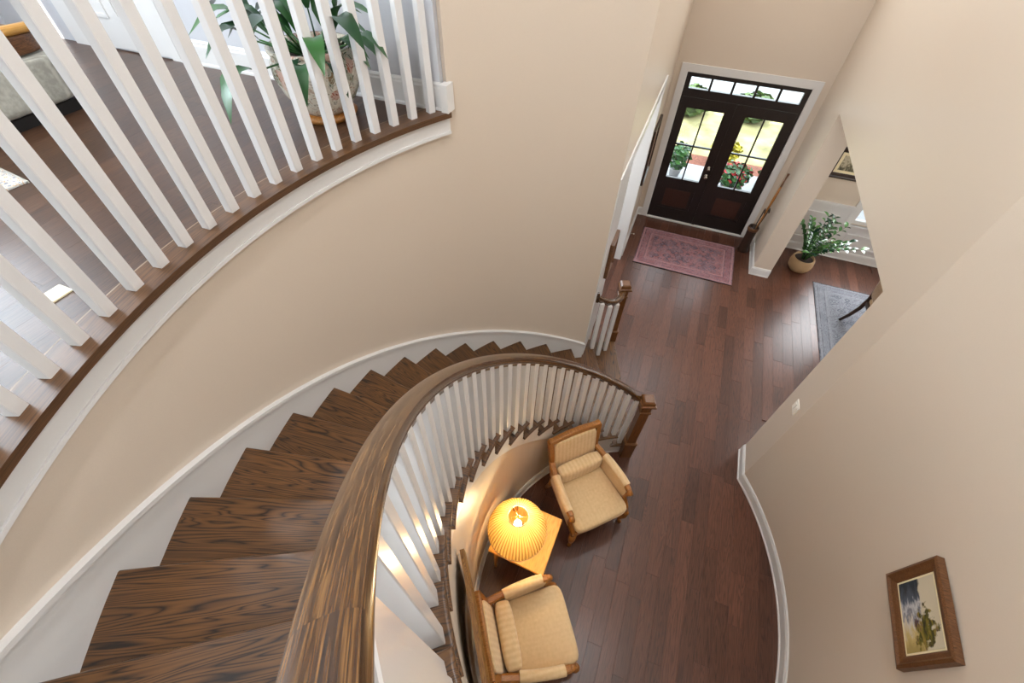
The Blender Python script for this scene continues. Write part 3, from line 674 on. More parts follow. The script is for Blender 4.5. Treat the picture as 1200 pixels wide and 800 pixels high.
# short railing at the foot, wall side
lr = thing('foot_railing', 'short oak rail with three white balusters and a newel at the stair foot', 'railing', (0, 0, 0))
newel(lr, -0.105, 4.085, math.radians(20), 0.0, 1.055)
rp = [Vector(q) for q in [(-0.365, 3.565, 1.285), (-0.335, 3.585, 1.262), (-0.285, 3.632, 1.20), (-0.22, 3.705, 1.125), (-0.155, 3.80, 1.065), (-0.115, 3.90, 1.035), (-0.105, 4.03, 1.03)]]
MB().sweep(rp, RAILP).build('handrail', MAT['rail_oak'], lr, 40)
MB().cbox(-0.05, 0.05, -0.012, 0.012, -0.09, 0.05, 0.006).build('rosette', MAT['rail_oak'], lr).location = (-0.368, 3.556, 1.27)
for (bx, by, bz, tz) in ((-0.275, 3.60, 0.38, 1.14), (-0.19, 3.69, 0.19, 1.05), (-0.125, 3.80, 0.19, 1.01)):
    o = link('baluster', bal_mesh(tz-bz), None, lr); o.location = (bx, by, bz); o.rotation_euler = (0, 0, 0.45)
# ------------------------------------------------------------------ front door
mb = MB(); cw = 0.088
mb.box(DX0-cw, DX0, YD-0.02, YD, 0, DZ+cw); mb.box(DX1, DX1+cw, YD-0.02, YD, 0, DZ+cw); mb.box(DX0, DX1, YD-0.02, YD, DZ, DZ+cw)
mb.box(DX0, DX0+0.012, YD-0.02, YD+0.12, 0, DZ); mb.box(DX1-0.012, DX1, YD-0.02, YD+0.12, 0, DZ); mb.box(DX0, DX1, YD-0.02, YD+0.12, DZ-0.012, DZ)
struct('trim_4', mb, 'trim_white', 'white casing round the front door', 'trim')
mb = MB(); mb.box(DX0+0.012, DX1-0.012, YD-0.03, YD+0.14, 0.0, 0.022)
struct('trim_5', mb, 'trim_white', 'pale threshold strip under the front door', 'trim')
dr = thing('door_1', 'dark wooden double front door with glass panes and a five-pane transom', 'door', (0, YD, 0), kind='structure')
def ring_frame(mb, x0, x1, z0, z1, y0, y1, l, r, b, t_):
    mb.box(x0, x0+l, y0, y1, z0, z1); mb.box(x1-r, x1, y0, y1, z0, z1); mb.box(x0+l, x1-r, y0, y1, z0, z0+b); mb.box(x0+l, x1-r, y0, y1, z1-t_, z1)
x0, x1 = DX0+0.014, DX1-0.014
mb = MB(); ring_frame(mb, x0, x1, 2.03, DZ-0.014, 0.0, 0.06, 0.07, 0.07, 0.11, 0.055)
tf = mb.build('transom_frame', MAT['door_wood'], dr)
tw = (x1-x0-0.14-4*0.03)/5
for k in range(4):
    xx = x0+0.07+(k+1)*tw+k*0.03; MB().box(xx, xx+0.03, 0.004, 0.05, 2.14, 2.29).build('muntin', MAT['door_wood'], tf)
for k in range(5):
    xx = x0+0.07+k*(tw+0.03); MB().box(xx, xx+tw, 0.028, 0.032, 2.14, 2.292).build('pane', MAT['glass'], tf)
mid = (x0+x1)/2
for side, (a, b_, gx0, gx1) in enumerate(((x0+0.03, mid-0.002, -0.045, 0.488), (mid+0.002, x1-0.03, 0.79, 1.308))):
    mb = MB(); g0, g1 = 0.785, 1.88
    mb.box(a, gx0, 0.005, 0.05, 0.025, 2.025); mb.box(gx1, b_, 0.005, 0.05, 0.025, 2.025)
    mb.box(gx0, gx1, 0.005, 0.05, g1, 2.025); mb.box(gx0, gx1, 0.005, 0.05, 0.62, g0); mb.box(gx0, gx1, 0.005, 0.05, 0.025, 0.23)
    lf = mb.build('door_leaf', MAT['door_wood'], dr)
    mb = MB(); mb.box(gx0, gx1, 0.022, 0.04, 0.23, 0.62); mb.build('panel_field', MAT['door_wood'], lf)
    mb = MB(); mb.cbox(gx0+0.05, gx1-0.05, 0.26, 0.59, -0.012, 0.0, 0.01)
    pn = mb.build('raised_panel', MAT['door_panel_wood'], lf); pn.rotation_euler = (PI/2, 0, 0); pn.location = (0, 0.020, 0)
    gm = (gx0+gx1)/2; zm = 1.335
    MB().box(gm-0.011, gm+0.011, 0.010, 0.045, g0, g1).build('muntin', MAT['door_wood'], lf)
    MB().box(gx0, gx1, 0.011, 0.044, zm-0.011, zm+0.011).build('muntin', MAT['door_wood'], lf)
    for (pa, pb) in ((gx0, gm-0.011), (gm+0.011, gx1)):
        for (za, zb) in ((g0, zm-0.011), (zm+0.011, g1)): MB().box(pa, pb, 0.025, 0.029, za, zb).build('pane', MAT['glass'], lf)
    if side == 0:
        for zz, r in ((0.915, 0.031), (1.05, 0.026)):
            k = MB().lathe([(0.0, 0.062), (r*0.8, 0.06), (r, 0.045), (r*0.8, 0.03), (0.012, 0.022), (0.012, 0.008), (r*1.05, 0.006), (r*1.05, 0.0)], 18).build('door_knob' if zz < 1 else 'deadbolt', MAT['nickel'], lf)
            k.rotation_euler = (PI/2, 0, 0); k.location = (0.563, 0.005, zz)
MB().box(mid-0.022, mid+0.022, -0.008, 0.006, 0.025, 2.02).build('astragal', MAT['door_wood'], dr)
mb = MB(); mb.box(x0, x0+0.03, 0, 0.055, 0.022, 2.03); mb.box(x1-0.03, x1, 0, 0.055, 0.022, 2.03); mb.build('jamb', MAT['door_wood'], dr)
# ------------------------------------------------------------------ windows
def window(name, label, x0, x1, z0, z1, loc, rz, nx=2, nz=2, cw=0.08):
    w = thing(name, label, 'window', loc, rz, kind='structure')
    mb = MB(); ring_frame(mb, x0-cw, x1+cw, z0-cw, z1+cw, -0.02, 0.0, cw, cw, cw, cw); mb.box(x0-cw-0.02, x1+cw+0.02, -0.05, 0.0, z0-0.03, z0); mb.build('casing', MAT['trim_white'], w)
    mb = MB(); ring_frame(mb, x0, x1, z0, z1, 0.04, 0.10, 0.045, 0.045, 0.05, 0.045); mb.build('window_frame', MAT['trim_white'], w)
    gx0, gx1, gz0, gz1 = x0+0.045, x1-0.045, z0+0.05, z1-0.045; b = 0.02
    pw, ph = (gx1-gx0-(nx-1)*b)/nx, (gz1-gz0-(nz-1)*b)/nz
    for i in range(1, nx): MB().box(gx0+i*pw+(i-1)*b, gx0+i*(pw+b), 0.05, 0.09, gz0, gz1).build('muntin', MAT['trim_white'], w)
    for k in range(1, nz): MB().box(gx0, gx1, 0.05, 0.09, gz0+k*ph+(k-1)*b, gz0+k*(ph+b)).build('muntin', MAT['trim_white'], w)
    for i in range(nx):
        for k in range(nz): MB().box(gx0+i*(pw+b), gx0+i*(pw+b)+pw, 0.068, 0.072, gz0+k*(ph+b), gz0+k*(ph+b)+ph).build('pane', MAT['glass'], w)
    return w
window('added_window_1', 'white window added above the front door for fill light', -0.1, 1.4, 3.9, 5.6, (0, YD, 0), 0, 3, 3)  # unseen window, added to bring soft daylight into the hall
window('window_2', 'white window low in the dining room wall', 2.85, 3.98, 0.62, 2.15, (0, YD, 0), 0, 3, 3)
window('window_3', 'white window at the end of the upper landing', -1.3, 0.9, 4.1, 5.8, (-5.2, 0, 0), PI/2, 4, 3)
window('added_window_4', 'white high window added in the rear wall for fill light', 0.3, 2.9, 4.0, 5.9, (0, -3.0, 0), PI, 4, 3)  # out of view; opening added for soft light from behind
window('added_window_5', 'white window added in the side hall for fill light', 4.3, 5.7, 0.95, 2.25, (-2.2, 0, 0), PI/2, 3, 3)  # unseen window added to throw light through the hall opening
# ------------------------------------------------------------------ dining room wainscot, upper door
mb = MB(); X0, X1 = XR+0.26, 4.6
mb.box(X0, 2.77, YD-0.008, YD, 0, 0.86); mb.box(2.77, 4.06, YD-0.008, YD, 0, 0.54); mb.box(4.06, X1, YD-0.008, YD, 0, 0.86)
ws = mb.build('wainscot_1', MAT['trim_white']); ws.name = 'trim_6'; tag(ws, 'white panelled wainscot in the dining room', 'wainscot', kind='structure')
MB().box(X0, 2.77, YD-0.040, YD, 0.86, 0.905).build('chair_rail', MAT['trim_white'], ws)
MB().box(X0, 2.77, YD-0.022, YD, 0.80, 0.86).build('rail_moulding', MAT['trim_white'], ws)
MB().sweep([(X0, YD-0.008, 0), (X1, YD-0.008, 0)], bb_profile(), [(0, -1, 0)]*2, smooth=False).build('base_moulding', MAT['trim_white'], ws)
for (a, b_, c, d) in ((2.04, 2.66, 0.24, 0.72), (2.90, 3.92, 0.22, 0.46)):
    mb = MB(); ring_frame(mb, a, b_, c, d, YD-0.026, YD-0.006, 0.03, 0.03, 0.03, 0.03); mb.build('panel_moulding', MAT['trim_white'], ws)
ud = thing('door_2', 'white panelled door with casing on the landing', 'door', (0, 2.40, F2), kind='structure')
mb = MB(); mb.box(-3.46, -3.38, -0.02, 0, 0, 2.12); mb.box(-4.40, -4.26, -0.03, 0, 0, 2.12); mb.box(-4.26, -3.46, -0.02, 0, 2.04, 2.12); mb.build('casing', MAT['trim_white'], ud)
mb = MB(); mb.box(-4.25, -3.47, -0.012, 0.0, 0.012, 2.03); lf = mb.build('door_leaf', MAT['trim_white'], ud)
for (a, b_, c, d) in ((-4.14, -3.90, 0.2, 0.85), (-3.82, -3.58, 0.2, 0.85), (-4.14, -3.90, 1.0, 1.85), (-3.82, -3.58, 1.0, 1.85)):
    mb = MB(); ring_frame(mb, a, b_, c, d, -0.02, -0.012, 0.02, 0.02, 0.02, 0.02); mb.build('panel_moulding', MAT['trim_white'], lf)
MB().box(-4.258, -4.250, -0.013, 0.0, 0.0, 2.03).build('gap_shadow_strip', MAT['black'], ud)  # black strip paints the shadow in the gap at the door edge
# ------------------------------------------------------------------ rugs
def rug(name, label, cx, cy, hx, hy, rz, mat, edge, z=0.0, fringe=False):
    mb = MB(); mb.cbox(-hx, hx, -hy, hy, 0, 0.010, 0.003)
    o = mb.build(name, MAT[mat]); o.location = (cx, cy, z+0.001); o.rotation_euler = (0, 0, rz); tag(o, label, 'rug')
    for sg in (-1, 1): MB().box(-hx-0.006, hx+0.006, min(sg*hy, sg*(hy+0.006)), max(sg*hy, sg*(hy+0.006)), 0, 0.009).build('binding', MAT[edge], o)
    return o
rug('entry_rug', 'pink and navy patterned rug in front of the door', 0.622, 6.487, 0.77, 0.52, 0.0, 'rug_pink', 'black')
rug('dining_rug', 'worn grey patterned rug in the dining room', 2.58+0.98, 6.56-1.6, 0.98, 1.6, 0.0, 'rug_grey', 'black')
rug('landing_rug', 'pale floral runner rug on the upper landing', -3.03, 0.29, 0.24, 0.66, -0.12, 'rug_floral', 'grey_linen', F2)
# ------------------------------------------------------------------ armchairs
def armchair(label, x, y, facing):
    c = thing('armchair', label, 'armchair', (x, y, 0), facing - PI/2)
    wd, st_, se = MAT['chair_wood'], MAT['cream_stripe'], MAT['cream_seat']
    # seat rails (trapezoid)
    f0, f1, b0, b1 = -0.30, 0.30, -0.245, 0.245; yf, yb = 0.30, -0.27
    mb = MB(); mb.prism([(b0, yb), (b1, yb), (f1, yf), (f0, yf)], 0.27, 0.34); mb.build('seat_rail', wd, c)
    # cabriole front legs, raked rear legs
    for sx in (-1, 1):
        MB().tube([(sx*0.275, 0.275, 0.30), (sx*0.292, 0.292, 0.25), (sx*0.294, 0.294, 0.18), (sx*0.275, 0.276, 0.08), (sx*0.278, 0.280, 0.025), (sx*0.286, 0.288, 0.0)], [0.034, 0.036, 0.030, 0.017, 0.017, 0.022], 10).build('leg', wd, c)
        MB().tube([(sx*0.225, -0.25, 0.31), (sx*0.228, -0.27, 0.18), (sx*0.235, -0.315, 0.0)], [0.028, 0.024, 0.017], 10).build('leg', wd, c)
    # seat cushion, loose back roll
    soft('seat_cushion', se, c, -0.285, 0.285, -0.23, 0.33, 0.335, 0.46, 0.05, 0.018, 0.84)
    soft('lumbar_cushion', st_, c, -0.228, 0.228, -0.25, -0.115, 0.45, 0.665, 0.045, 0.0, 1.0)
    # back: raked panel in a wood frame
    bk = bpy.data.objects.new('backrest', None)
    tilt = 0.16
    bp_ = soft('back_panel', st_, c, -0.22, 0.22, -0.03, 0.035, 0.02, 0.575, 0.02, 0, 1.0); bp_.location = (0, -0.255, 0.36); bp_.rotation_euler = (tilt, 0, 0)
    mb = MB()
    for s in (-1, 1): mb.sweep([(s*0.215, 0, 0.0), (s*0.232, 0, 0.3), (s*0.252, 0, 0.60)], [(-0.022, -0.024), (0.022, -0.024), (0.022, 0.024), (-0.022, 0.024)], [(1, 0, 0)]*3, smooth=False)
    top = [(-0.262 + 0.524*i/12, 0, 0.595 + 0.030*math.sin(PI*i/12) + (0.012 if i in (0, 12) else 0)) for i in range(13)]
    mb.sweep(top, [(-0.026, -0.024), (0.026, -0.024), (0.026, 0.018), (0.014, 0.026), (-0.014, 0.026), (-0.026, 0.018)], [(0, 1, 0)]*13, smooth=False)
    fr = mb.build('back_frame', wd, c); fr.location = (0, -0.262, 0.345); fr.rotation_euler = (tilt, 0, 0)
    for s in (-1, 1):
        # arm: wood rail with scrolled front post, upholstered pad and side panel
        ap = [(s*0.235, -0.315, 0.635), (s*0.262, -0.19, 0.625), (s*0.288, -0.03, 0.622), (s*0.302, 0.12, 0.615), (s*0.300, 0.205, 0.600)]
        ar = MB().sweep(ap, [(-0.024, -0.018), (0.024, -0.018), (0.028, 0.004), (0.016, 0.018), (-0.016, 0.018), (-0.028, 0.004)]).build('arm', wd, c, 40)
        MB().tube([(s*0.300, 0.205, 0.605), (s*0.302, 0.235, 0.575), (s*0.298, 0.215, 0.52), (s*0.294, 0.20, 0.44), (s*0.288, 0.265, 0.36), (s*0.285, 0.28, 0.30)], [0.024, 0.026, 0.022, 0.022, 0.026, 0.028], 10).build('arm_post', wd, ar)
        pp = [(s*0.262, -0.16, 0.632), (s*0.278, -0.08, 0.632), (s*0.291, 0.02, 0.630), (s*0.299, 0.10, 0.624), (s*0.301, 0.165, 0.616)]
        MB().sweep(pp, [(-0.034, -0.022), (0.034, -0.022), (0.038, 0.0), (0.030, 0.024), (0.010, 0.034), (-0.010, 0.034), (-0.030, 0.024), (-0.038, 0.0)]).build('arm_pad', st_, ar, 60)
        mb = MB(); mb.prism([(s*0.228, -0.24), (s*0.252, -0.24), (s*0.304, 0.20), (s*0.280, 0.20)] if s > 0 else [(-0.252, -0.24), (-0.228, -0.24), (-0.280, 0.20), (-0.304, 0.20)], 0.335, 0.605); mb.build('side_panel', st_, c)
    return c
armchair('cream striped armchair beside the stair newel post', 0.130, 1.815, math.radians(-45))
armchair('cream striped armchair in front of the large gilt framed picture', 0.020, 0.548, math.radians(35))
# ------------------------------------------------------------------ side table and lamp
tb = thing('side_table', 'square honey wood side table between the two armchairs', 'table', (-0.252, 1.165, 0), math.radians(-2))
MB().cbox(-0.245, 0.245, -0.245, 0.245, 0.575, 0.60, 0.006).build('table_top', MAT['table_wood'], tb)
mb = MB(); ring_frame(mb, -0.215, 0.215, 0.50, 0.575, 0, 0, 0, 0, 0, 0); mb = MB()
mb.box(-0.21, 0.21, -0.21, -0.19, 0.49, 0.575); mb.box(-0.21, 0.21, 0.19, 0.21, 0.49, 0.575); mb.box(-0.21, -0.19, -0.19, 0.19, 0.49, 0.575); mb.box(0.19, 0.21, -0.19, 0.19, 0.49, 0.575)
mb.build('apron', MAT['table_wood'], tb)
for sx in (-1, 1):
    for sy in (-1, 1):
        MB().tube([(sx*0.19, sy*0.19, 0.575), (sx*0.195, sy*0.195, 0.3), (sx*0.20, sy*0.20, 0.0)], [0.024, 0.02, 0.014], 8).build('leg', MAT['table_wood'], tb)
LX, LY = -0.318, 1.107
lp = thing('table_lamp', 'lit table lamp with a yellow pleated shade on the side table', 'lamp', (LX, LY, 0.60))
MB().lathe([(0.0, 0), (0.085, 0), (0.085, 0.018), (0.05, 0.03), (0.04, 0.05), (0.07, 0.10), (0.085, 0.15), (0.07, 0.21), (0.03, 0.26), (0.018, 0.30), (0.0, 0.30)], 28).build('lamp_base', MAT['brass'], lp)
NP = 64
fl_ = lambda i, z: 1.0 + (0.014 if i % 2 else -0.014)
shp = [(0.236, 0.235), (0.237, 0.25), (0.226, 0.31), (0.204, 0.37), (0.172, 0.43), (0.132, 0.485), (0.092, 0.525), (0.079, 0.54)]
sh = MB().lathe(shp, NP*2, flute=fl_).build('shade', MAT['lamp_shade'], lp, 12)
for r, z in ((0.080, 0.541), (0.238, 0.236)):
    MB().tube([(r*math.cos(2*PI*i/48), r*math.sin(2*PI*i/48), z) for i in range(49)], 0.0045, 6, False).build('shade_trim', MAT['cream_seat'], sh)
mb = MB()
for k in range(3):
    a = k*2*PI/3+0.3; mb.tube([(0, 0, 0.52), (0.079*math.cos(a), 0.079*math.sin(a), 0.537)], 0.0022, 5)
mb.tube([(0, 0, 0.30), (0.052, 0, 0.34), (0.055, 0, 0.46), (0, 0, 0.52), (-0.055, 0, 0.46), (-0.052, 0, 0.34), (0, 0, 0.30)], 0.0025, 5)
mb.build('harp', MAT['brass'], lp)
MB().lathe([(0.0, 0.545), (0.010, 0.54), (0.013, 0.530), (0.008, 0.522), (0.0, 0.52)], 12).build('finial', MAT['brass'], lp)
MB().lathe([(0.014, 0.28), (0.016, 0.31), (0.030, 0.345), (0.033, 0.37), (0.026, 0.395), (0.0, 0.405)], 16).build('bulb', MAT['bulb'], lp)
light('POINT', 'lamp_glow', (LX+0.0, LY, 0.60+0.425), 2.2, (1.0, 0.78, 0.46), shadow_soft_size=0.015)
light('POINT', 'lamp_uplight', (LX+0.0, LY+0.03, 0.60+0.508), 6.5, (1.0, 0.74, 0.40), shadow_soft_size=0.02)
fg = thing('figurine', 'small brown and white ornament at the back of the side table', 'figurine', (-0.415, 1.335, 0.60))
MB().lathe([(0.0, 0), (0.026, 0), (0.026, 0.02), (0.016, 0.04), (0.022, 0.09), (0.012, 0.14), (0.0, 0.15)], 14).build('body', MAT['chair_wood'], fg)
MB().lathe([(0.0, 0.145), (0.018, 0.155), (0.022, 0.172), (0.014, 0.19), (0.0, 0.195)], 12).build('head', MAT['petal_white'], fg)
# ------------------------------------------------------------------ pictures
def picture(label, cx, cy, cz, w, h, normal_ang, canvas, frame='frame_wood', fw=0.05, depth=0.03, mat_w=0.0, name='framed_picture', roll=0.0):
    """origin at the wall; local +y points out of the wall (along normal_ang), x across, z up"""
    p = thing(name, label, 'picture', (cx, cy, cz), normal_ang - PI/2)
    if roll: p.rotation_euler = (0, roll, normal_ang - PI/2)
    mb = MB()
    prof = [(0, 0.002), (0, depth), (fw*0.25, depth+0.006), (fw*0.45, depth-0.004), (fw*0.8, depth-0.010), (fw, depth-0.016), (fw, 0.002)]
    cs = [(-w/2, -h/2, 1, 1), (w/2, -h/2, -1, 1), (w/2, h/2, -1, -1), (-w/2, h/2, 1, -1)]
    v = []
    for (x_, z_, dx, dz) in cs:
        for a, b_ in prof: v.append((x_+dx*a, b_, z_+dz*a))
    k = len(prof); f = []
    for i in range(4):
        j = (i+1) % 4
        for q in range(k): f.append((i*k+q, i*k+(q+1) % k, j*k+(q+1) % k, j*k+q))
    mb.add(v, f); mb.build('frame', MAT[frame], p)
    if mat_w:
        MB().box(-w/2+fw, w/2-fw, 0.004, depth-0.018, -h/2+fw, h/2-fw).build('mat_board', MAT['plate_cream'], p)
    g = fw+mat_w
    MB().box(-w/2+g, w/2-g, 0.005, depth-0.0165, -h/2+g, h/2-g).build('canvas', MAT[canvas], p)
    return p
a_p = math.asin((1.262-CY2)/R2)
picture('small landscape painting in a carved brown frame on the curved wall', CX2+(R2-0.012)*math.cos(a_p), CY2+(R2-0.012)*math.sin(a_p), 1.685, 0.53, 0.43, a_p+PI, 'canvas_landscape', fw=0.065, depth=0.04, mat_w=0.012)
picture('framed picture above the dining room wainscot', 2.46, YD, 1.50, 0.64, 0.44, -PI/2, 'canvas_hills', 'dark_wood', fw=0.075, depth=0.03, mat_w=0.04)
picture('tall framed picture on the wall beside the front door', XL, 6.52, 1.55, 0.62, 0.78, 0.0, 'canvas_warm', 'dark_wood', fw=0.035, depth=0.032)
picture('narrow wood framed picture on the wall by the foot railing', XL+0.012, 3.90, 1.58, 0.30, 0.44, 0.0, 'canvas_hills', 'frame_wood', fw=0.045, depth=0.035)
a1 = ang(13.9)+0.005; ga = 0.27
q0 = pc(1.592, a1); q1 = pc(1.592, a1+2*ga)
picture('large gilt framed picture on the curved wall behind an armchair', (q0[0]+q1[0])/2, (q0[1]+q1[1])/2, 1.46, 2*1.592*math.sin(ga), 0.88, a1+ga+PI, 'canvas_hills', 'gilt_wood', fw=0.07, depth=0.028)
# ------------------------------------------------------------------ plants
def leaf(L, w, bend=0.3, segs=5, tip=1.0):
    v = []; f = []
    for i in range(segs+1):
        t_ = i/segs; hw = w/2*math.sin(PI*min(1, t_*0.92+0.06))**0.8 if i < segs else 0.001
        y = L*t_*(1-0.15*bend*t_); z = L*bend*(0.35*math.sin(t_*2.2)-0.75*t_*t_)
        v += [(-hw, y, z+hw*0.25), (0, y, z), (hw, y, z+hw*0.25)]
    for i in range(segs):
        for k in (0, 1): f.append((3*i+k, 3*i+k+1, 3*i+4+k, 3*i+3+k))
    return v, f
def leaf_mesh(L, w, bend, mat, name='leaf'):
    v, f = leaf(L, w, bend); me = MB().add(v, f, True).mesh(name); me.materials.append(MAT[mat]); return me
# snake-leaved ZZ plant in a woven basket
zz = thing('potted_plant', 'glossy green plant in a round woven basket by the wainscot', 'plant', (2.36, 6.82, 0.0))
MB().lathe([(0.0, 0.004), (0.12, 0.0), (0.165, 0.06), (0.178, 0.13), (0.165, 0.21), (0.15, 0.235), (0.142, 0.23), (0.14, 0.20), (0.0, 0.19)], 30).build('basket', MAT['basket'], zz)
MB().lathe([(0.0, 0.205), (0.139, 0.20)], 24).build('soil', MAT['soil'], zz)
zl = leaf_mesh(0.115, 0.058, 0.25, 'leaf_zz'); r_ = random.Random(5)
for k in range(17):
    a = k*2.4 + r_.random()*0.5; Ls = 0.42 + 0.34*r_.random(); lean = 0.35 + 0.55*r_.random()
    if math.sin(a) > 0.3: lean *= 0.5
    if math.cos(a) < -0.3: lean *= 0.6
    P = []
    for i in range(9):
        t_ = i/8; P.append(Vector((math.cos(a)*(0.03 + Ls*lean*t_**1.4), math.sin(a)*(0.03 + Ls*lean*t_**1.4), 0.20 + Ls*(t_ - 0.28*lean*t_*t_))))
    stem = MB().tube(P, [0.007-0.0006*i for i in range(9)], 5).build('stem', MAT['leaf_zz'], zz)
    for i in range(2, 9):
        tdir = (P[i]-P[i-1]).normalized()
        for s in (-1, 1):
            o = link('leaf', zl, None, stem)
            sd = tdir.cross(Vector((0, 0, 1))).normalized()*s; y_ = (sd*0.8 + tdir*0.6).normalized(); x_ = y_.cross(Vector((0, 0, 1))).normalized(); z_ = x_.cross(y_)
            mm = Matrix((x_, y_, z_)).transposed().to_4x4(); mm.translation = P[i]; o.matrix_local = mm @ Matrix.Scale(0.75+0.4*r_.random(), 4)
# peace lily in a painted porcelain planter on the landing
pl = thing('potted_plant', 'broad leaved plant in a painted porcelain planter on the landing', 'plant', (-1.935, 2.085, F2))
MB().lathe([(0.0, 0.0), (0.15, 0.0), (0.165, 0.02), (0.15, 0.035), (0.0, 0.035)], 28).build('stand', MAT['chair_wood'], pl)
MB().lathe([(0.0, 0.036), (0.125, 0.036), (0.15, 0.06), (0.20, 0.14), (0.225, 0.22), (0.222, 0.28), (0.205, 0.315), (0.218, 0.335), (0.218, 0.35), (0.20, 0.35), (0.195, 0.31), (0.0, 0.30)], 36).build('planter', MAT['porcelain'], pl)
MB().lathe([(0.0, 0.315), (0.197, 0.312)], 24).build('soil', MAT['soil'], pl)
l2 = leaf_mesh(0.34, 0.12, 0.9, 'leaf_dark'); r_ = random.Random(9)
for k in range(34):
    a = k*2.4; el = -0.1 + 0.95*r_.random(); Ls = 0.15 + 0.22*r_.random()
    P0 = Vector((0.06*math.cos(a), 0.06*math.sin(a), 0.31)); d = Vector((math.cos(a)*math.cos(el), math.sin(a)*math.cos(el), math.sin(el)))
    if P0.y + d.y*(Ls+0.33) > 0.20: d = Vector((d.x, min(d.y, 0.05), max(d.z, 0.3))).normalized(); Ls *= 0.6
    stem = MB().tube([P0, P0+d*Ls*0.5, P0+d*Ls], [0.006, 0.005, 0.004], 5).build('stem', MAT['leaf_dark'], pl)
    o = link('leaf', l2, None, stem); y_ = (d + Vector((0, 0, -0.15))).normalized(); x_ = y_.cross(Vector((0, 0, 1))).normalized(); z_ = x_.cross(y_)
    mm = Matrix((x_, y_, z_)).transposed().to_4x4(); mm.translation = P0+d*Ls; o.matrix_local = mm @ Matrix.Scale(0.55+0.4*r_.random(), 4)
# ------------------------------------------------------------------ stick stand by the door
us = thing('umbrella_stand', 'tall dark wooden stand against the pier by the front door', 'umbrella stand', (1.505, 6.985, 0))
MB().lathe([(0.0, 0.0), (0.085, 0.0), (0.088, 0.03), (0.074, 0.06), (0.070, 0.30), (0.078, 0.44), (0.074, 0.47), (0.062, 0.47), (0.060, 0.05), (0.0, 0.04)], 20).build('body', MAT['dark_wood'], us)
MB().lathe([(0.076, 0.40), (0.084, 0.41), (0.084, 0.45), (0.078, 0.46)], 20).build('rim_band', MAT['frame_wood'], us)
def stick(label, bx, by, tx, ty, tz, kind):
    s_ = thing('walking_stick', label, 'walking stick', (1.505+bx, 6.985+by, 0.045), group='sticks in the stand')
    P = [Vector((0, 0, 0)).lerp(Vector((tx-bx, ty-by, tz)), i/6) for i in range(7)]
    MB().tube(P, [0.010, 0.011, 0.012, 0.013, 0.015, 0.020, 0.014] if kind else [0.008]*7, 8).build('shaft', MAT['chair_wood' if kind == 1 else 'dark_wood'], s_)
    e = P[-1]
    if kind == 1: MB().tube([e, e+Vector((0.004, 0.0, 0.10)), e+Vector((0.010, 0.004, 0.17)), e+Vector((0.012, 0.006, 0.20))], [0.016, 0.010, 0.013, 0.018], 8).build('handle', MAT['frame_wood'], s_)
    else: MB().tube([e, e+Vector((0, 0, 0.05)), e+Vector((0, -0.03, 0.085)), e+Vector((0, -0.075, 0.075)), e+Vector((0, -0.09, 0.04))], 0.009, 8).build('handle', MAT['dark_wood'], s_)
stick('tall carved pale walking stick in the dark stand', 0.02, 0.0, 0.085, 0.02, 1.12, 1)
stick('dark walking stick with a hooked handle in the stand', 0.0, -0.02, 0.07, -0.045, 0.72, 0)
stick('short dark walking stick leaning towards the pier', -0.01, 0.02, 0.03, 0.03, 0.66, 0)
# ------------------------------------------------------------------ dining chair
dc = thing('dining_chair', 'dark wood dining chair with a tan back on the grey rug', 'chair', (3.20, 5.60, 0.011), 0)
for sy in (-1, 1):
    MB().tube([(-0.31, sy*0.20, 0.0), (-0.25, sy*0.20, 0.12), (-0.20, sy*0.20, 0.28), (-0.18, sy*0.20, 0.45), (-0.19, sy*0.205, 0.65), (-0.24, sy*0.21, 0.95)], [0.020, 0.024, 0.027, 0.028, 0.024, 0.018], 8).build('leg', MAT['dark_wood'], dc)
    MB().tube([(0.22, sy*0.21, 0.43), (0.225, sy*0.215, 0.22), (0.22, sy*0.21, 0.0)], [0.027, 0.023, 0.017], 8).build('leg', MAT['dark_wood'], dc)
MB().cbox(-0.20, 0.24, -0.23, 0.23, 0.38, 0.43, 0.01).build('seat_frame', MAT['dark_wood'], dc)
soft('seat', MAT['tan_leather'], dc, -0.185, 0.245, -0.225, 0.225, 0.425, 0.49, 0.025, 0.01)
bp_ = soft('backrest', MAT['tan_leather'], dc, -0.025, 0.02, -0.20, 0.20, 0.0, 0.44, 0.015); bp_.location = (-0.19, 0, 0.53); bp_.rotation_euler = (0, -0.14, 0)
MB().tube([(-0.245, -0.215, 0.96), (-0.25, 0, 0.985), (-0.245, 0.215, 0.96)], 0.020, 8).build('top_rail', MAT['dark_wood'], dc)
# ------------------------------------------------------------------ bench on the landing
bn = thing('bench', 'grey linen skirted bench with a gilt wood rail on the landing', 'bench', (-3.53, 1.13, F2))
MB().box(-0.27, 0.27, -0.46, 0.46, 0.0, 0.055).build('plinth', MAT['black'], bn)
soft('skirt', MAT['grey_linen'], bn, -0.30, 0.30, -0.49, 0.49, 0.055, 0.29, 0.012)
soft('seat', MAT['frame_wood'], bn, -0.285, 0.285, -0.475, 0.475, 0.285, 0.385, 0.012, 0.0)
for k, (xx, zz_) in enumerate(((0.275, 0.395), (-0.285, 0.50), (-0.30, 0.72))):
    MB().tube([(xx, -0.47, zz_), (xx, 0, zz_+0.012), (xx, 0.47, zz_)], 0.022, 10).build('rail', MAT['table_wood'], bn)
for sy in (-1, 1):
    MB().tube([(-0.275, sy*0.46, 0.28), (-0.285, sy*0.465, 0.5), (-0.30, sy*0.47, 0.74)], 0.022, 10).build('post', MAT['table_wood'], bn)
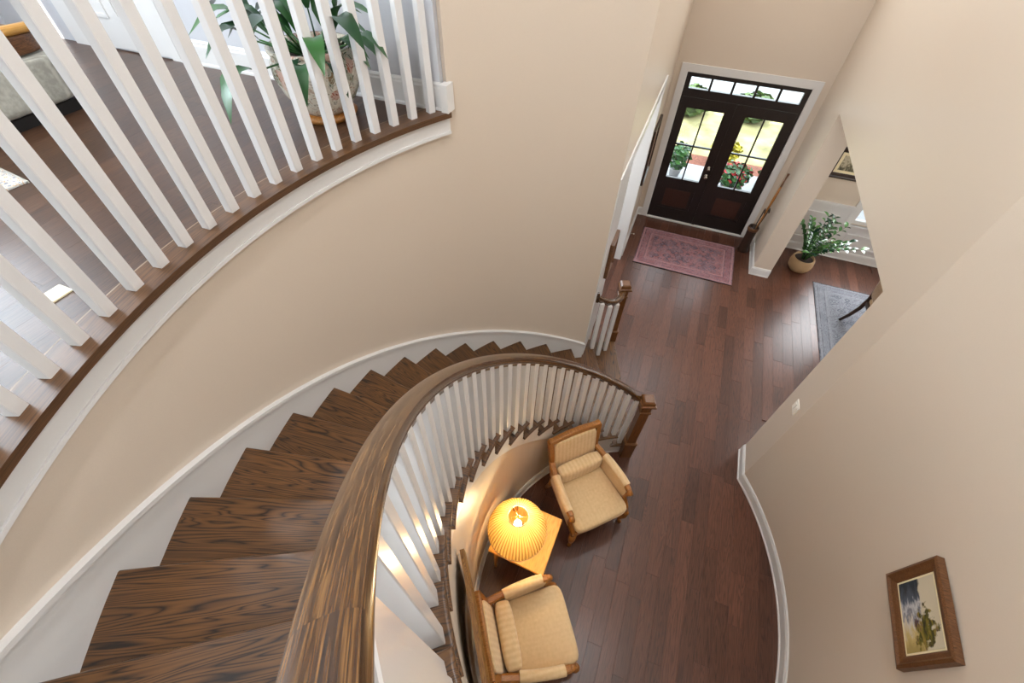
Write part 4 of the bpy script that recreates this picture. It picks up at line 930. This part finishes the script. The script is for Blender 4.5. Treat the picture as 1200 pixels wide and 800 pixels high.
# ------------------------------------------------------------------ small fittings
fo = thing('floor_outlet', 'small cream outlet plate set in the landing floor', 'outlet', (-1.876, 0.447, F2))
MB().cbox(-0.035, 0.035, -0.057, 0.057, 0.0, 0.006, 0.002).build('cover_plate', MAT['plate_cream'], fo)
MB().tube([(0.02, 0.05, 0.006), (0.05, 0.055, 0.008), (0.09, 0.05, 0.005), (0.12, 0.056, 0.004)], 0.003, 6).build('cord', MAT['plastic_white'], fo)
sw = thing('wall_switch', 'white switch plate on the right wall near the dining opening', 'switch', (XR, 2.89, 1.21))
MB().box(-0.006, 0.0, -0.058, 0.058, -0.057, 0.057).build('cover_plate', MAT['plastic_white'], sw)
for dy in (-0.023, 0.023): MB().box(-0.010, -0.006, dy-0.016, dy+0.016, -0.033, 0.033).build('rocker', MAT['plastic_white'], sw)
aa = math.asin((2.55-CY2)/R2)
sd = thing('wall_sensor', 'small white sensor high on the right wall', 'sensor', (CX2+R2*math.cos(aa), CY2+R2*math.sin(aa), 3.30), aa)
MB().box(-0.035, 0.0, -0.035, 0.035, -0.05, 0.05).build('housing', MAT['plastic_white'], sd)
MB().box(-0.040, -0.035, -0.025, 0.025, -0.035, 0.0).build('lens', MAT['plastic_white'], sd)
ds = thing('door_stop', 'tiny white door stop on the baseboard left of the rug', 'door stop', (XL+0.02, 6.62, 0.07))
MB().tube([(0, 0, 0), (0.03, 0, 0), (0.06, 0, 0)], 0.006, 8).build('spring', MAT['nickel'], ds)
MB().tube([(0.06, 0, 0), (0.075, 0, 0)], 0.010, 8).build('tip', MAT['plastic_white'], ds)
# unseen ceiling lights, added to fill the rooms with light
def fill_downlight(x, y, z, e, where):
    d = thing('ceiling_fill_light', 'round fill light added to the ceiling ' + where, 'light', (x, y, z), group='added ceiling fill lights')
    MB().lathe([(0.16, 0.0), (0.16, -0.012), (0.13, -0.014), (0.125, 0.0)], 28).build('trim_ring', MAT['trim_white'], d)
    MB().lathe([(0.0, -0.004), (0.126, -0.004)], 28).build('diffuser', MAT['fill_downlight'], d)
    light('AREA', 'ceiling_fill_lamp', (x, y, z-0.03), e, (0.985, 0.99, 1.0), (0, 0, 0), shape='DISK', size=0.26)
for (x, y, w, e) in ((0.6, 6.0, 'above the entry rug', 19), (0.6, 3.6, 'above the foot of the stairs', 15), (0.9, 1.4, 'above the armchairs', 25), (-1.0, 0.6, 'above the upper stair flight', 26), (-3.0, 0.9, 'above the landing bench', 22), (-0.6, -1.4, 'above the head of the stairs', 20)): fill_downlight(x, y, CEIL, e, w)
fill_downlight(3.3, 5.2, 2.8, 14, 'in the dining room'); fill_downlight(-1.2, 4.9, 2.8, 10, 'in the side hall')
# ------------------------------------------------------------------ outside
struct('ground', MB().box(-14, 16, 7.56, 60, -0.4, -0.18), 'grass', 'sunlit pale lawn outside the front door', 'ground')
struct('porch_floor', MB().box(-3, 5, 7.55, 9.75, -0.3, -0.03), 'concrete', 'pale concrete porch outside the door', 'porch')
struct('flower_bed', MB().box(-4, 6, 9.85, 10.5, -0.2, -0.15), 'mulch', 'reddish mulch bed beyond the porch', 'flower bed')
struct('road', MB().box(-14, 16, 14.3, 20, -0.2, -0.16), 'road', 'pale road beyond the lawn', 'road')
struct('wall_outside', MB().box(4.2, 5, 7.56, 10.2, -0.2, 2.6), 'concrete', 'white porch side wall outside', 'wall')
pcn = thing('porch_column', 'square white column on the porch edge', 'column', (1.90, 9.40, -0.03))
MB().cbox(-0.13, 0.13, -0.13, 0.13, 0, 2.7, 0.01).build('shaft', MAT['trim_white'], pcn); MB().cbox(-0.17, 0.17, -0.17, 0.17, 0, 0.2, 0.015).build('plinth', MAT['trim_white'], pcn)
def blob(name, label, cat, loc_, r, mat, n=260, ls=0.09, flowers=None, pot=None, group=None, seed=1, squash=0.8, trunk=None):
    t_ = thing(name, label, cat, loc_, group=group); rr = random.Random(seed); mb = MB(); mbf = MB()
    z0 = 0.0
    if pot:
        MB().lathe([(0.0, 0), (pot*0.7, 0), (pot, pot*1.5), (pot*1.08, pot*1.55), (pot*1.08, pot*1.7), (pot*0.9, pot*1.7), (pot*0.85, pot*1.5), (0, pot*1.4)], 22).build('pot', MAT['concrete'], t_); z0 = pot*1.5
    if trunk:
        MB().tube([(0, 0, 0), (0.03, 0.02, trunk*0.5), (0, 0, trunk+r*0.4)], [0.10, 0.08, 0.05], 8).build('trunk', MAT['bark'], t_); z0 = trunk
    for i in range(n):
        u = rr.uniform(-1, 1); a = rr.uniform(0, 2*PI); d = r*(0.6+0.4*rr.random()) * (1+0.15*math.sin(3*a)*math.cos(2*u)); s_ = math.sqrt(1-u*u)
        p = Vector((d*s_*math.cos(a), d*s_*math.sin(a), z0 + r*squash + d*u*squash))
        if p.z < 0.02: p.z = 0.02
        nrm = Vector((s_*math.cos(a)+rr.uniform(-.7, .7), s_*math.sin(a)+rr.uniform(-.7, .7), u+rr.uniform(-.4, .9))).normalized()
        t1 = nrm.cross(Vector((0.3, 0.2, 0.9))).normalized(); t2 = nrm.cross(t1); l_ = ls*rr.uniform(0.6, 1.3)
        tgt = mbf if flowers and rr.random() < 0.22 else mb
        tgt.add([p-t1*l_, p+t2*l_*0.55+nrm*l_*0.1, p+t1*l_, p-t2*l_*0.55+nrm*l_*0.1], [(0, 1, 2, 3)])
    tag(mb.build('foliage', MAT[mat], t_), kind='stuff')
    if mbf.f: tag(mbf.build('flowers', MAT[flowers], t_), kind='stuff')
    return t_
blob('potted_flowers', 'pot of red flowers on the porch nearer the door', 'plant', (1.12, 8.62, -0.03), 0.30, 'leaf_dark', 420, 0.06, 'petal_red', 0.16, seed=2)
blob('potted_flowers', 'pot of red flowers beside the porch column', 'plant', (1.86, 8.75, -0.03), 0.32, 'leaf_dark', 460, 0.065, 'petal_red', 0.17, seed=3)
blob('potted_shrub', 'leafy shrub in a pot on the porch left of the steps', 'plant', (0.08, 9.05, -0.03), 0.22, 'leaf_dark', 260, 0.06, None, 0.12, seed=4, squash=1.2)
blob('yellow_bush', 'bright yellow bush in the mulch bed', 'bush', (0.98, 10.3, -0.15), 0.32, 'leaf_yellow', 420, 0.07, seed=5)
for i, (x, y, r, lab) in enumerate(((0.0, 12.9, 0.50, 'rounded green hedge bush in front of the door axis'), (1.5, 13.1, 0.50, 'rounded green hedge bush behind the yellow bush'), (-1.5, 13.0, 0.50, 'rounded green hedge bush left of the walk'), (3.0, 13.1, 0.50, 'rounded green hedge bush behind the porch column'))):
    blob('hedge_bush', lab, 'bush', (x, y, -0.18), r, 'leaf_hedge', 500, 0.13, seed=20+i, squash=0.6)
